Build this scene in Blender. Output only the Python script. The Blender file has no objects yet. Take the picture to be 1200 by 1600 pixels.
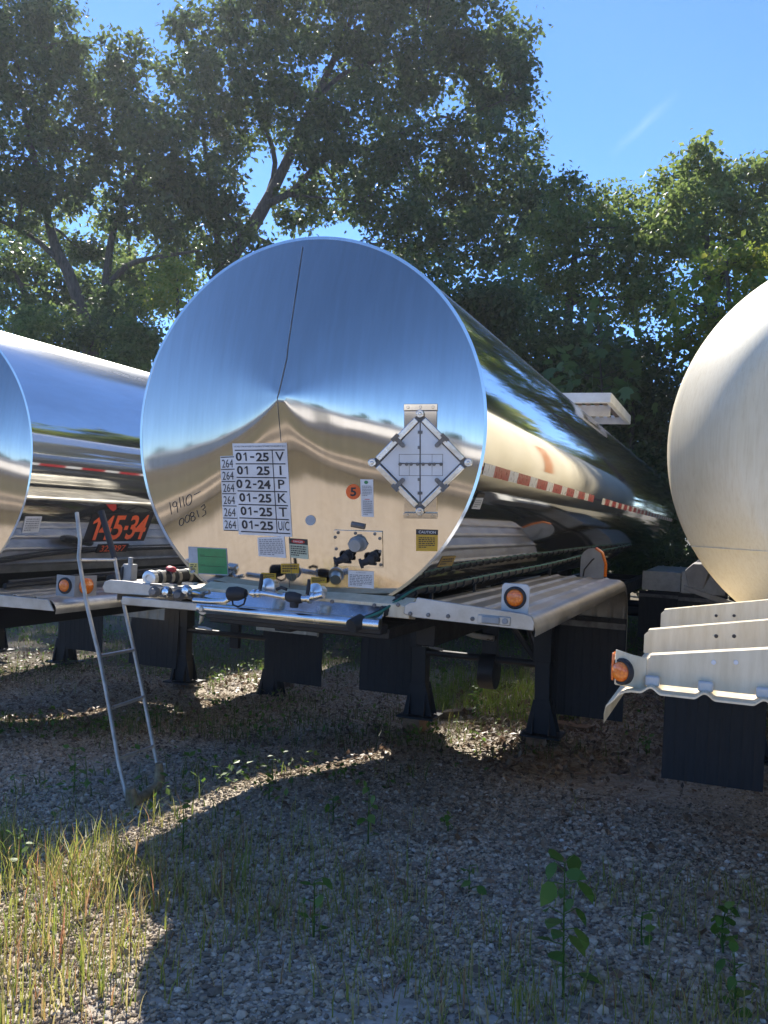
import bpy, bmesh, math, random
import numpy as np
from mathutils import Vector, Matrix
random.seed(7); rng = np.random.default_rng(7)
S = bpy.context.scene
COL = S.collection
# ------------------------------------------------------------------ camera
F, PITCH, ROLL, EYE = 1400.0, 0.0188, 0.0215, 1.6       # focal length in pixels of a 1200x1600 picture
cam_data = bpy.data.cameras.new('camera'); cam = bpy.data.objects.new('camera', cam_data); COL.objects.link(cam)
cam_data.sensor_fit = 'VERTICAL'; cam_data.sensor_height = 36.0; cam_data.lens = F/1600*36.0
cam_data.clip_start = .05; cam_data.clip_end = 3000
cam.matrix_world = Matrix.Translation((0, 0, EYE)) @ Matrix.Rotation(math.pi/2+PITCH, 4, 'X') @ Matrix.Rotation(ROLL, 4, 'Z')
S.camera = cam
S.render.resolution_x, S.render.resolution_y = 768, 1024
# ------------------------------------------------------------------ sky and sun
YAW = 0.3697
LA = Vector((math.cos(YAW), -math.sin(YAW), 0)); AX = Vector((math.sin(YAW), math.cos(YAW), 0))   # across and along the trailers
SUN = (LA*-0.645 + AX*0.84 + Vector((0, 0, 1))).normalized()
sun_el = math.asin(SUN.z); sun_az = math.atan2(SUN.x, SUN.y)
W = bpy.data.worlds.new('World'); S.world = W; W.use_nodes = True
wn = W.node_tree.nodes; wl = W.node_tree.links
bg = wn['Background']; sky = wn.new('ShaderNodeTexSky'); sky.sky_type = 'NISHITA'; sky.sun_disc = False
sky.sun_elevation = sun_el; sky.sun_rotation = sun_az
sky.air_density = 0.7; sky.dust_density = 0.0; sky.ozone_density = 8.0; sky.altitude = 0
tint = wn.new('ShaderNodeMix'); tint.data_type = 'RGBA'; tint.blend_type = 'MULTIPLY'; tint.inputs[0].default_value = 1; tint.inputs[7].default_value = (.80, .87, .96, 1); wl.new(sky.outputs[0], tint.inputs[6])
pass; bg.inputs[1].default_value = 0.15
sl = bpy.data.lights.new('sun', 'SUN'); sl.energy = 5.0; sl.angle = math.radians(.53); sl.color = (1, .94, .84)
so = bpy.data.objects.new('sun', sl); COL.objects.link(so); so.rotation_euler = SUN.to_track_quat('Z', 'Y').to_euler()
S.view_settings.view_transform = 'Standard'; S.view_settings.look = 'None'; S.view_settings.gamma = 1
S.view_settings.exposure = 1.08; S.view_settings.use_curve_mapping = False
S.cycles.max_bounces = 8; S.cycles.glossy_bounces = 5; S.cycles.diffuse_bounces = 4; S.cycles.transmission_bounces = 4
S.cycles.transparent_max_bounces = 8; S.cycles.caustics_reflective = True; S.cycles.sample_clamp_indirect = 4

# ------------------------------------------------------------------ measuring helpers
def ray(px, py):
    a, b = (px-600)/F, (py-800)/F
    c, s = math.cos(ROLL), math.sin(ROLL)
    a, b = a*c+b*s, -a*s+b*c
    return Vector((a, math.cos(PITCH)+b*math.sin(PITCH), math.sin(PITCH)-b*math.cos(PITCH)))
ORG = Vector((0, 0, EYE))
BASE = Vector((-0.3788, 3.9749, 0))                       # under the middle tank's front rim
def gz(x, y):                                             # the yard falls gently away from the photographer, with slight unevenness
    s_ = (x-BASE.x)*AX.x + (y-BASE.y)*AX.y; t = np.clip(s_/3.0, 0, 1); k = np.clip((60-np.abs(x))/20, 0, 1)
    return .28*(1-t*t*(3-2*t)) + k*(.012*np.sin(1.7*x+.6)*np.cos(1.3*y) + .008*np.sin(4.1*x+2.2*y))
def ground(px, py):
    d = ray(px, py); z = 0.0
    for _ in range(30):
        p = ORG + d*((z-EYE)/d.z); z = .5*z+.5*float(gz(np.array(p.x), np.array(p.y)))
    return p
def at_depth(px, py, Y):
    d = ray(px, py); return ORG + d*(Y/d.y)
TILT = 0.03
def frame(lat, along, tilt=TILT):
    return Matrix.Translation(BASE + LA*lat + AX*along) @ Matrix.Rotation(-YAW, 4, 'Z') @ Matrix.Rotation(tilt, 4, 'Y')
def hit(M, px, py, axis, val):
    Mi = M.inverted(); o = Mi @ ORG; d = Mi.to_3x3() @ ray(px, py)
    i = 'xyz'.index(axis); return o + d*((val-o[i])/d[i])

def contrail():                                           # thin old vapour trail high in the sky
    a, b = ray(950, 245).normalized(), ray(1065, 140).normalized(); nrm = a.cross(b).normalized(); mid_ = (a+b).normalized(); tan = nrm.cross(mid_).normalized(); hl = (b-a).length/2
    tc = wn.new('ShaderNodeTexCoord')
    def dot(v):
        d = wn.new('ShaderNodeVectorMath'); d.operation = 'DOT_PRODUCT'; wl.new(tc.outputs['Generated'], d.inputs[0]); d.inputs[1].default_value = v; return d.outputs['Value']
    def mth(op, x, y=None, z=None):
        m = wn.new('ShaderNodeMath'); m.operation = op
        for i, q in enumerate((x, y, z)):
            if q is None: continue
            if isinstance(q, (int, float)): m.inputs[i].default_value = q
            else: wl.new(q, m.inputs[i])
        return m.outputs[0]
    nz = wn.new('ShaderNodeTexNoise'); wl.new(tc.outputs['Generated'], nz.inputs['Vector']); nz.inputs['Scale'].default_value = 60; nz.inputs['Detail'].default_value = 4
    off = mth('MULTIPLY_ADD', nz.outputs[0], .006, dot(nrm)); off = mth('ABSOLUTE', mth('SUBTRACT', off, .003))
    across = mth('SUBTRACT', 1, mth('MINIMUM', mth('DIVIDE', off, .0065), 1)); along = mth('SUBTRACT', 1, mth('MINIMUM', mth('DIVIDE', mth('ABSOLUTE', dot(tan)), hl), 1))
    front = mth('GREATER_THAN', dot(mid_), .8); f = mth('MULTIPLY', mth('MULTIPLY', mth('MULTIPLY', across, along), front), .085)
    mx = wn.new('ShaderNodeMix'); mx.data_type = 'RGBA'; wl.new(f, mx.inputs[0]); wl.new(tint.outputs[2], mx.inputs[6]); mx.inputs[7].default_value = (5.5, 5.9, 6.4, 1); wl.new(mx.outputs[2], bg.inputs[0])
contrail()
# ------------------------------------------------------------------ object helpers
def tag(o, label=None, cat=None, group=None, kind=None):
    if label: o['label'] = label
    if cat: o['category'] = cat
    if group: o['group'] = group
    if kind: o['kind'] = kind
    return o
def empty(name, M, label, cat, group=None):
    o = bpy.data.objects.new(name, None); COL.objects.link(o); o.matrix_world = M; o.empty_display_size = .2
    return tag(o, label, cat, group)
def link(name, me, parent=None, M=None):
    o = bpy.data.objects.new(name, me); COL.objects.link(o)
    if parent is not None: o.parent = parent
    if M is not None: o.matrix_world = M if parent is None else o.matrix_world
    return o
def basis(n, up=Vector((0, 0, 1))):
    n = n.normalized()
    if abs(n.dot(up)) > .98: up = Vector((1, 0, 0))
    u = up.cross(n).normalized(); return u, n.cross(u)
class MB:
    def __init__(s): s.v = []; s.f = []; s.m = []; s.k = 0
    def mat(s, k): s.k = k; return s
    def add(s, vs, fs):
        b = len(s.v); s.v += [tuple(x) for x in vs]
        for f in fs: s.f.append(tuple(b+i for i in f)); s.m.append(s.k)
        return s
    def box(s, c, d, M=None):
        x, y, z = [q/2 for q in d]; c = Vector(c)
        vs = [Vector((i*x, j*y, k*z)) for i in (-1, 1) for j in (-1, 1) for k in (-1, 1)]
        vs = [(M @ v if M else v) + c for v in vs]
        return s.add(vs, [(0, 1, 3, 2), (4, 6, 7, 5), (0, 4, 5, 1), (2, 3, 7, 6), (0, 2, 6, 4), (1, 5, 7, 3)])
    def cyl(s, a, b, r0, r1=None, n=16, caps=True):
        r1 = r0 if r1 is None else r1; a, b = Vector(a), Vector(b); u, w = basis(b-a)
        vs = []
        for p, r in ((a, r0), (b, r1)):
            for i in range(n):
                t = 2*math.pi*i/n; vs.append(p + u*(r*math.cos(t)) + w*(r*math.sin(t)))
        fs = [(i, (i+1) % n, n+(i+1) % n, n+i) for i in range(n)]
        if caps: fs += [tuple(range(n))[::-1], tuple(range(n, 2*n))]
        return s.add(vs, fs)
    def lathe(s, a, d, prof, n=24):            # prof: list of (distance along d, radius)
        a, d = Vector(a), Vector(d).normalized(); u, w = basis(d); vs = []; fs = []
        for t, r in prof:
            for i in range(n):
                q = 2*math.pi*i/n; vs.append(a + d*t + u*(r*math.cos(q)) + w*(r*math.sin(q)))
        for j in range(len(prof)-1):
            for i in range(n): fs.append((j*n+i, j*n+(i+1) % n, (j+1)*n+(i+1) % n, (j+1)*n+i))
        fs += [tuple(range(n))[::-1], tuple(range((len(prof)-1)*n, len(prof)*n))]
        return s.add(vs, fs)
    def tube(s, pts, r, n=8, caps=True):
        pts = [Vector(p) for p in pts]; rs = r if isinstance(r, (list, tuple)) else [r]*len(pts)
        vs = []; fs = []; u = None
        for i, p in enumerate(pts):
            t = (pts[min(i+1, len(pts)-1)] - pts[max(i-1, 0)]).normalized()
            if u is None: u, w = basis(t)
            else:
                u = (u - t*u.dot(t)).normalized(); w = t.cross(u)
            for k in range(n):
                q = 2*math.pi*k/n; vs.append(p + u*(rs[i]*math.cos(q)) + w*(rs[i]*math.sin(q)))
        for j in range(len(pts)-1):
            for k in range(n): fs.append((j*n+k, j*n+(k+1) % n, (j+1)*n+(k+1) % n, (j+1)*n+k))
        if caps: fs += [tuple(range(n))[::-1], tuple(range((len(pts)-1)*n, len(pts)*n))]
        return s.add(vs, fs)
    def prism(s, poly, d):                       # closed planar polygon of 3d points, pushed along d
        n = len(poly); P = [Vector(p) for p in poly]; d = Vector(d)
        return s.add(P + [p+d for p in P], [tuple(range(n))[::-1], tuple(range(n, 2*n))] + [(i, (i+1) % n, n+(i+1) % n, n+i) for i in range(n)])
    def sweep(s, prof, a, b, th):                # open profile (list of 3d offsets) swept from a to b with a thickness along th
        n = len(prof); P = [Vector(p) for p in prof]; th = Vector(th); a, b = Vector(a), Vector(b)
        vs = [p+a for p in P] + [p+b for p in P] + [p+a+th for p in P] + [p+b+th for p in P]; fs = []
        for i in range(n-1):
            fs += [(i, i+1, n+i+1, n+i), (2*n+i, 3*n+i, 3*n+i+1, 2*n+i+1), (i, 2*n+i, 2*n+i+1, i+1), (n+i, n+i+1, 3*n+i+1, 3*n+i)]
        fs += [(0, n, 3*n, 2*n), (n-1, 3*n-1, 4*n-1, 2*n-1)]
        return s.add(vs, fs)
    def build_each(s, name, mats, parent=None, smooth=40, bevel=0.0):
        """every separate piece becomes an object of its own"""
        up = list(range(len(s.v)))
        def find(i):
            while up[i] != i: up[i] = up[up[i]]; i = up[i]
            return i
        for f in s.f:
            for i in f[1:]: up[find(i)] = find(f[0])
        groups = {}
        for f, k in zip(s.f, s.m): groups.setdefault(find(f[0]), []).append((f, k))
        out = []
        for fs in groups.values():
            used = sorted({i for f, _ in fs for i in f}); ix = {i: j for j, i in enumerate(used)}; m = MB(); m.v = [s.v[i] for i in used]
            m.f = [tuple(ix[i] for i in f) for f, _ in fs]; m.m = [k for _, k in fs]; out.append(m.build(name, mats, parent, smooth, bevel))
        return out
    def build(s, name, mats, parent=None, smooth=40, bevel=0.0, label=None):
        me = bpy.data.meshes.new(name); me.from_pydata(s.v, [], s.f)
        for m in (mats if isinstance(mats, (list, tuple)) else [mats]): me.materials.append(m)
        me.polygons.foreach_set('material_index', s.m)
        bm = bmesh.new(); bm.from_mesh(me); bmesh.ops.recalc_face_normals(bm, faces=bm.faces); bm.to_mesh(me); bm.free()
        if smooth:
            me.polygons.foreach_set('use_smooth', [True]*len(me.polygons)); me.set_sharp_from_angle(angle=math.radians(smooth))
        o = link(name, me, parent)
        if bevel:
            b = o.modifiers.new('bevel', 'BEVEL'); b.width = bevel; b.segments = 2; b.limit_method = 'ANGLE'; b.angle_limit = math.radians(40)
        if label: o['label'] = label
        return o
def raw_mesh(name, V, loops, sizes, mats, smooth=False):
    me = bpy.data.meshes.new(name); V = np.asarray(V, np.float32); loops = np.asarray(loops, np.int32).ravel(); sizes = np.asarray(sizes, np.int32)
    me.vertices.add(len(V)); me.vertices.foreach_set('co', V.ravel())
    me.loops.add(len(loops)); me.loops.foreach_set('vertex_index', loops)
    me.polygons.add(len(sizes)); st = np.concatenate(([0], np.cumsum(sizes)[:-1])).astype(np.int32)
    me.polygons.foreach_set('loop_start', st); me.polygons.foreach_set('loop_total', sizes)
    me.polygons.foreach_set('use_smooth', np.full(len(sizes), smooth)); me.update(calc_edges=True)
    for m in mats: me.materials.append(m)
    return me

# ------------------------------------------------------------------ materials
def newmat(name):
    m = bpy.data.materials.new(name); m.use_nodes = True; return m, m.node_tree.nodes, m.node_tree.links, m.node_tree.nodes['Principled BSDF']
def noise(n, l, scale, detail=4, rough=.6, stretch=None, coord='Object'):
    tc = n.new('ShaderNodeTexCoord'); mp = n.new('ShaderNodeMapping'); t = n.new('ShaderNodeTexNoise')
    l.new(tc.outputs[coord], mp.inputs[0]); l.new(mp.outputs[0], t.inputs['Vector'])
    if stretch: mp.inputs['Scale'].default_value = stretch
    t.inputs['Scale'].default_value = scale; t.inputs['Detail'].default_value = detail; t.inputs['Roughness'].default_value = rough
    return t
def ramp(n, l, src, stops):
    r = n.new('ShaderNodeValToRGB'); l.new(src, r.inputs[0]); e = r.color_ramp.elements
    while len(e) > 1: e.remove(e[-1])
    e[0].position = stops[0][0]; e[0].color = (*stops[0][1], 1)
    for p, c in stops[1:]:
        x = e.new(p); x.color = (*c, 1)
    return r
def bump(n, l, b, src, strength=.2, dist=.01, prev=None):
    k = n.new('ShaderNodeBump'); k.inputs['Strength'].default_value = strength; k.inputs['Distance'].default_value = dist
    l.new(src, k.inputs['Height']); l.new(k.outputs[0], b.inputs['Normal'])
    if prev: l.new(prev.outputs[0], k.inputs['Normal'])
    return k
def surf(name, c0, c1, scale=6, rough=(.4, .6), metal=0.0, bmp=.15, bdist=.004, stretch=None, spec=.5, mid=(.35, .65), detail=5):
    m, n, l, b = newmat(name); t = noise(n, l, scale, detail, .65, stretch)
    r = ramp(n, l, t.outputs[0], [(mid[0], c0), (mid[1], c1)]); l.new(r.outputs[0], b.inputs['Base Color'])
    rr = n.new('ShaderNodeMapRange'); rr.inputs[1].default_value = .3; rr.inputs[2].default_value = .7
    rr.inputs[3].default_value = rough[0]; rr.inputs[4].default_value = rough[1]; l.new(t.outputs[0], rr.inputs[0]); l.new(rr.outputs[0], b.inputs['Roughness'])
    b.inputs['Metallic'].default_value = metal; b.inputs['Specular IOR Level'].default_value = spec
    if bmp: 
        t2 = noise(n, l, scale*9, 4, .7, stretch); bump(n, l, b, t2.outputs[0], bmp, bdist)
    return m
# polished tank skins: faint rolling waves, dust streaks
def steel(name, col, r0, r1, wave=.02, streak=(3, .4, 3), wdist=.02):
    m, n, l, b = newmat(name); b.inputs['Metallic'].default_value = 1
    t = noise(n, l, 3.0, 6, .7, streak)
    r = ramp(n, l, t.outputs[0], [(.3, tuple(c*.86 for c in col)), (.6, col)]); l.new(r.outputs[0], b.inputs['Base Color'])
    q = n.new('ShaderNodeMapRange'); q.inputs[1].default_value = .3; q.inputs[2].default_value = .75; q.inputs[3].default_value = r0; q.inputs[4].default_value = r1
    l.new(t.outputs[0], q.inputs[0]); l.new(q.outputs[0], b.inputs['Roughness'])
    ge = n.new('ShaderNodeNewGeometry'); sx = n.new('ShaderNodeSeparateXYZ'); l.new(ge.outputs['Normal'], sx.inputs[0]); du = n.new('ShaderNodeMapRange'); du.interpolation_type = 'SMOOTHSTEP'
    du.inputs[1].default_value = .5; du.inputs[2].default_value = .98; l.new(sx.outputs[2], du.inputs[0])          # settled dust where the skin faces up
    ad = n.new('ShaderNodeMath'); ad.operation = 'MULTIPLY_ADD'; l.new(du.outputs[0], ad.inputs[0]); ad.inputs[1].default_value = .32; l.new(q.outputs[0], ad.inputs[2]); l.new(ad.outputs[0], b.inputs['Roughness'])
    me_ = n.new('ShaderNodeMapRange'); me_.inputs[3].default_value = .94; me_.inputs[4].default_value = .84; l.new(du.outputs[0], me_.inputs[0]); l.new(me_.outputs[0], b.inputs['Metallic'])
    w = noise(n, l, 1.6, 2, .5, (1, .5, 1)); k = bump(n, l, b, w.outputs[0], wave, wdist)
    g = noise(n, l, 60, 3, .6, (1, .05, 1)); bump(n, l, b, g.outputs[0], .012, .002, k)
    return m
M = {}
M['skin'] = steel('polished_tank_skin', (.66, .66, .645), .03, .09, .05, (4, .5, 1.2))
def head_steel():
    m, n, l, b = newmat('brushed_tank_head'); b.inputs['Metallic'].default_value = 1
    t = noise(n, l, 5, 6, .7, (6, 1, .5)); t3 = noise(n, l, 2.2, 5, .65)
    r = ramp(n, l, t.outputs[0], [(.3, (.51, .472, .42)), (.65, (.57, .53, .475))]); l.new(r.outputs[0], b.inputs['Base Color'])
    q = n.new('ShaderNodeMapRange'); q.inputs[1].default_value = .3; q.inputs[2].default_value = .7; q.inputs[3].default_value = .05; q.inputs[4].default_value = .095
    l.new(t3.outputs[0], q.inputs[0]); l.new(q.outputs[0], b.inputs['Roughness'])
    g = noise(n, l, 40, 3, .6, (3, 1, .12)); k = bump(n, l, b, g.outputs[0], .02, .002)
    w = noise(n, l, 2.4, 2, .5); bump(n, l, b, w.outputs[0], .05, .03, k)
    return m
M['head'] = head_steel()
M['alu'] = surf('weathered_aluminium', (.35, .325, .285), (.56, .53, .475), 5, (.3, .55), .75, .08)
M['alu_bright'] = surf('bright_aluminium', (.55, .54, .52), (.72, .71, .69), 7, (.22, .4), .9, .05)
M['chrome'] = surf('bright_pipe_metal', (.6, .6, .6), (.8, .8, .8), 12, (.12, .3), 1, .03)
M['dull_steel'] = surf('dirty_steel', (.10, .09, .08), (.26, .24, .22), 10, (.4, .7), .5, .2)
M['white_metal'] = surf('white_painted_metal', (.58, .56, .52), (.74, .73, .70), 4, (.4, .6), 0, .05)
M['cream_metal'] = surf('cream_weathered_plate', (.60, .50, .33), (.76, .66, .48), 5, (.4, .6), .1, .05, stretch=(5, 5, .8))
M['door'] = surf('grey_white_door_metal', (.60, .60, .61), (.70, .70, .71), 6, (.3, .45), .25, .04)
M['grey_plate'] = surf('grey_painted_plate', (.24, .24, .23), (.34, .34, .33), 8, (.45, .6), 0, .05)
M['lamp_plate'] = surf('white_lamp_bracket', (.50, .48, .44), (.62, .60, .56), 14, (.4, .6), .2, .05)
M['black'] = surf('black_painted_frame', (.008, .009, .012), (.022, .022, .026), 9, (.4, .7), 0, .15)
M['rubber'] = surf('black_rubber', (.012, .012, .014), (.03, .03, .033), 14, (.55, .8), 0, .15, stretch=(4, 1, .4))
M['loom'] = surf('black_cable_loom', (.012, .013, .014), (.035, .035, .036), 30, (.45, .7), 0, .2)
M['green_hose'] = surf('green_hose', (.01, .10, .07), (.04, .20, .14), 20, (.4, .6), 0, .1)
M['wood'] = surf('sawn_wood', (.14, .075, .035), (.34, .20, .11), 9, (.7, .9), 0, .4, .006, (1, 6, 6))
M['slat'] = surf('rusty_slat', (.16, .11, .08), (.30, .22, .17), 8, (.6, .8), .2, .1)
M['ladder'] = surf('worn_ladder_tube', (.36, .33, .28), (.55, .51, .44), 14, (.35, .55), .6, .1)
M['old_wood'] = surf('grey_old_wood', (.06, .045, .035), (.20, .15, .11), 9, (.7, .9), 0, .5, .006, (1, 6, 6))
M['cloth'] = surf('tan_wrapped_cloth', (.18, .13, .07), (.40, .31, .18), 20, (.8, .95), 0, .6, .006)
M['red'] = surf('red_paint', (.35, .02, .03), (.5, .04, .05), 12, (.35, .5), 0, .05)
M['bark'] = surf('bark', (.035, .03, .026), (.11, .095, .08), 5, (.8, .95), 0, .7, .03, (3, 3, .7))
M['tyre'] = surf('tyre_rubber', (.012, .012, .012), (.035, .033, .03), 8, (.7, .9), 0, .3)
def flat(name, c, rough=.5, metal=0, var=.12):
    return surf(name, tuple(x*(1-var) for x in c), tuple(min(1, x*(1+var)) for x in c), 25, (rough-.08, rough+.08), metal, 0)
M['ink'] = flat('black_print', (.02, .02, .025)); M['paper'] = surf('white_vinyl', (.54, .53, .52), (.70, .70, .71), 7, (.35, .5), 0, 0, mid=(.25, .55))
M['orange'] = flat('orange_vinyl', (.75, .12, .02), .4); M['redprint'] = flat('red_print', (.5, .03, .02)); M['orange_red'] = flat('orange_red_digits', (.95, .15, .05), .4)
M['yellow'] = flat('yellow_vinyl', (.55, .32, .03), .4); M['paleyellow'] = flat('pale_yellow_vinyl', (.6, .52, .18), .45); M['green'] = flat('green_vinyl', (.03, .22, .08), .4)
M['palegreen'] = flat('pale_green_paper', (.46, .50, .38), .5); M['greyprint'] = flat('grey_print', (.25, .25, .26)); M['bluegrey'] = flat('blue_grey_vinyl', (.33, .37, .42))
M['tapered'] = flat('red_reflective_tape', (.38, .02, .02), .3); M['tapewhite'] = flat('white_reflective_tape', (.72, .72, .70), .3)
def lens():
    m, n, l, b = newmat('amber_lens'); t = n.new('ShaderNodeTexVoronoi'); tc = n.new('ShaderNodeTexCoord'); l.new(tc.outputs['Object'], t.inputs['Vector']); t.inputs['Scale'].default_value = 120
    r = ramp(n, l, t.outputs[0], [(0, (.95, .26, .02)), (1, (.65, .12, .01))]); l.new(r.outputs[0], b.inputs['Base Color'])
    b.inputs['Roughness'].default_value = .15; b.inputs['Coat Weight'].default_value = .6; b.inputs['Subsurface Weight'].default_value = .2; b.inputs['Subsurface Radius'].default_value = (.02, .01, .005)
    bump(n, l, b, t.outputs[0], .4, .002); return m
M['amber'] = lens()
def cream():
    m, n, l, b = newmat('cream_weathered_tank'); t = noise(n, l, 9, 6, .75, (9, 9, .5)); t2 = noise(n, l, 1.3, 5, .6)
    r = ramp(n, l, t.outputs[0], [(.28, (.72, .62, .43)), (.5, (.81, .72, .53)), (.75, (.85, .775, .60))])
    r2 = ramp(n, l, t2.outputs[0], [(.3, (.80, .78, .70)), (.6, (1, 1, 1))])
    x = n.new('ShaderNodeMix'); x.data_type = 'RGBA'; x.blend_type = 'MULTIPLY'; x.inputs[0].default_value = .8
    l.new(r.outputs[0], x.inputs[6]); l.new(r2.outputs[0], x.inputs[7]); l.new(x.outputs[2], b.inputs['Base Color'])
    b.inputs['Roughness'].default_value = .5; b.inputs['Metallic'].default_value = .0; b.inputs['Specular IOR Level'].default_value = .3
    bump(n, l, b, t.outputs[0], .06, .004); return m
M['cream'] = cream()
def leafmat(name, cols, trans=.52):
    m, n, l, b = newmat(name); g = n.new('ShaderNodeNewGeometry'); r = ramp(n, l, g.outputs['Random Per Island'], [(i/(len(cols)-1), c) for i, c in enumerate(cols)])
    l.new(r.outputs[0], b.inputs['Base Color']); b.inputs['Roughness'].default_value = .45; b.inputs['Specular IOR Level'].default_value = .35
    t = n.new('ShaderNodeBsdfTranslucent'); hs = n.new('ShaderNodeHueSaturation'); hs.inputs['Saturation'].default_value = 1.0; hs.inputs['Value'].default_value = 1.8; hs.inputs['Hue'].default_value = .485
    l.new(r.outputs[0], hs.inputs['Color']); l.new(hs.outputs[0], t.inputs[0])
    x = n.new('ShaderNodeMixShader'); x.inputs[0].default_value = trans; l.new(b.outputs[0], x.inputs[1]); l.new(t.outputs[0], x.inputs[2])
    l.new(x.outputs[0], n['Material Output'].inputs[0]); return m
M['leaf_dark'] = leafmat('dark_green_leaf', [(.032, .058, .020), (.065, .105, .032), (.045, .078, .026), (.11, .155, .05)])
M['leaf_mid'] = leafmat('mid_green_leaf', [(.06, .10, .026), (.11, .165, .042), (.08, .125, .032), (.17, .215, .06)], .6)
M['leaf_bright'] = leafmat('yellow_green_leaf', [(.08, .14, .018), (.17, .22, .03), (.12, .18, .024), (.24, .24, .035)], .6)
M['leaf_sap'] = leafmat('sapling_leaf', [(.045, .095, .025), (.08, .14, .035), (.10, .15, .04)], .4)
M['weed'] = leafmat('weed_leaf', [(.04, .10, .015), (.08, .17, .025), (.13, .2, .04)], .4)
M['grass'] = leafmat('dry_grass', [(.12, .18, .03), (.22, .24, .05), (.31, .28, .08), (.38, .33, .14), (.27, .13, .07), (.16, .23, .04), (.24, .26, .06), (.14, .20, .035)], .4)
M['grass_lush'] = leafmat('lush_grass', [(.09, .17, .025), (.16, .24, .04), (.22, .26, .06), (.12, .20, .03)], .4)
M['grass_green'] = leafmat('green_grass', [(.05, .09, .02), (.09, .13, .03), (.14, .15, .05)], .4)
M['litter'] = leafmat('fallen_leaf', [(.10, .06, .035), (.20, .13, .08), (.28, .20, .13), (.07, .05, .035)], .1)
def stonemat():
    m, n, l, b = newmat('gravel_stone'); g = n.new('ShaderNodeNewGeometry')
    r = ramp(n, l, g.outputs['Random Per Island'], [(0, (.13, .105, .08)), (.3, (.31, .245, .17)), (.55, (.44, .345, .235)), (.8, (.56, .465, .35)), (.95, (.50, .39, .26)), (1, (.68, .62, .53))])
    t = noise(n, l, 60, 3); r2 = ramp(n, l, t.outputs[0], [(.3, (.75, .75, .75)), (.7, (1.1, 1.1, 1.1))])
    x = n.new('ShaderNodeMix'); x.data_type = 'RGBA'; x.blend_type = 'MULTIPLY'; x.inputs[0].default_value = 1
    l.new(r.outputs[0], x.inputs[6]); l.new(r2.outputs[0], x.inputs[7]); l.new(x.outputs[2], b.inputs['Base Color']); b.inputs['Roughness'].default_value = .85; b.inputs['Specular IOR Level'].default_value = .25
    return m
M['stone'] = stonemat()
def groundmat():
    m, n, l, b = newmat('gravel_and_dirt'); tc = n.new('ShaderNodeTexCoord'); v = n.new('ShaderNodeTexVoronoi'); v.inputs['Scale'].default_value = 38; l.new(tc.outputs['Object'], v.inputs['Vector'])
    sep = n.new('ShaderNodeSeparateColor'); l.new(v.outputs['Color'], sep.inputs[0])
    gr = ramp(n, l, sep.outputs[0], [(0, (.20, .16, .115)), (.5, (.38, .315, .235)), (.85, (.48, .42, .33)), (1, (.56, .50, .41))])
    t = noise(n, l, .55, 6, .65); t2 = noise(n, l, 14, 5, .7)
    dirt = ramp(n, l, t2.outputs[0], [(.3, (.20, .165, .125)), (.5, (.39, .34, .275)), (.7, (.50, .455, .39))])
    fac = ramp(n, l, t.outputs[0], [(.36, (.1, .1, .1)), (.56, (.9, .9, .9))])
    x = n.new('ShaderNodeMix'); x.data_type = 'RGBA'; l.new(fac.outputs[0], x.inputs[0]); l.new(gr.outputs[0], x.inputs[6]); l.new(dirt.outputs[0], x.inputs[7])
    mp = n.new('ShaderNodeMapping'); mp.inputs['Location'].default_value = (.0, -.5, 0); mp.inputs['Scale'].default_value = (.135, .125, 0); l.new(tc.outputs['Object'], mp.inputs[0])
    ln = n.new('ShaderNodeVectorMath'); ln.operation = 'LENGTH'; l.new(mp.outputs[0], ln.inputs[0]); ds = n.new('ShaderNodeMath'); ds.operation = 'MULTIPLY_ADD'; l.new(t.outputs[0], ds.inputs[0]); ds.inputs[1].default_value = .35; l.new(ln.outputs['Value'], ds.inputs[2])
    far = ramp(n, l, ds.outputs[0], [(.0, (0, 0, 0)), (.95, (0, 0, 0)), (1.0, (1, 1, 1))]); far.color_ramp.elements[1].position = .9
    rough_ = ramp(n, l, t2.outputs[0], [(.3, (.07, .06, .04)), (.6, (.13, .11, .07)), (.75, (.18, .15, .10))])
    y = n.new('ShaderNodeMix'); y.data_type = 'RGBA'; l.new(far.outputs[0], y.inputs[0]); l.new(x.outputs[2], y.inputs[6]); l.new(rough_.outputs[0], y.inputs[7]); x = y
    l.new(x.outputs[2], b.inputs['Base Color']); b.inputs['Roughness'].default_value = .92; b.inputs['Specular IOR Level'].default_value = .2
    k = bump(n, l, b, v.outputs['Distance'], -.6, .02); bump(n, l, b, t2.outputs[0], .4, .02, k); return m
M['ground'] = groundmat()
M['wall_metal'] = surf('pale_cladding', (.74, .73, .71), (.82, .81, .79), 2, (.4, .6), 0, .03)
M['roof_metal'] = surf('roof_cladding', (.30, .30, .30), (.4, .4, .4), 2, (.4, .6), .4, .03)
M['glass'] = flat('dark_window_glass', (.03, .04, .05), .12)

# ------------------------------------------------------------------ ground
xs = np.unique(np.concatenate((np.linspace(-400, -12, 30), np.linspace(-12, 12, 130), np.linspace(12, 400, 30))))
ys = np.unique(np.concatenate((np.linspace(-400, -6, 30), np.linspace(-6, 24, 160), np.linspace(24, 400, 30))))
gx, gy = np.meshgrid(xs, ys)
V = np.stack([gx.ravel(), gy.ravel(), gz(gx, gy).ravel()], 1); nx, ny = len(xs), len(ys)
idx = np.arange(nx*ny).reshape(ny, nx); Q = np.stack([idx[:-1, :-1], idx[:-1, 1:], idx[1:, 1:], idx[1:, :-1]], -1).reshape(-1, 4)
g = link('ground', raw_mesh('ground', V, Q, [4]*len(Q), [M['ground']], True)); tag(g, kind='structure')

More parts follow.
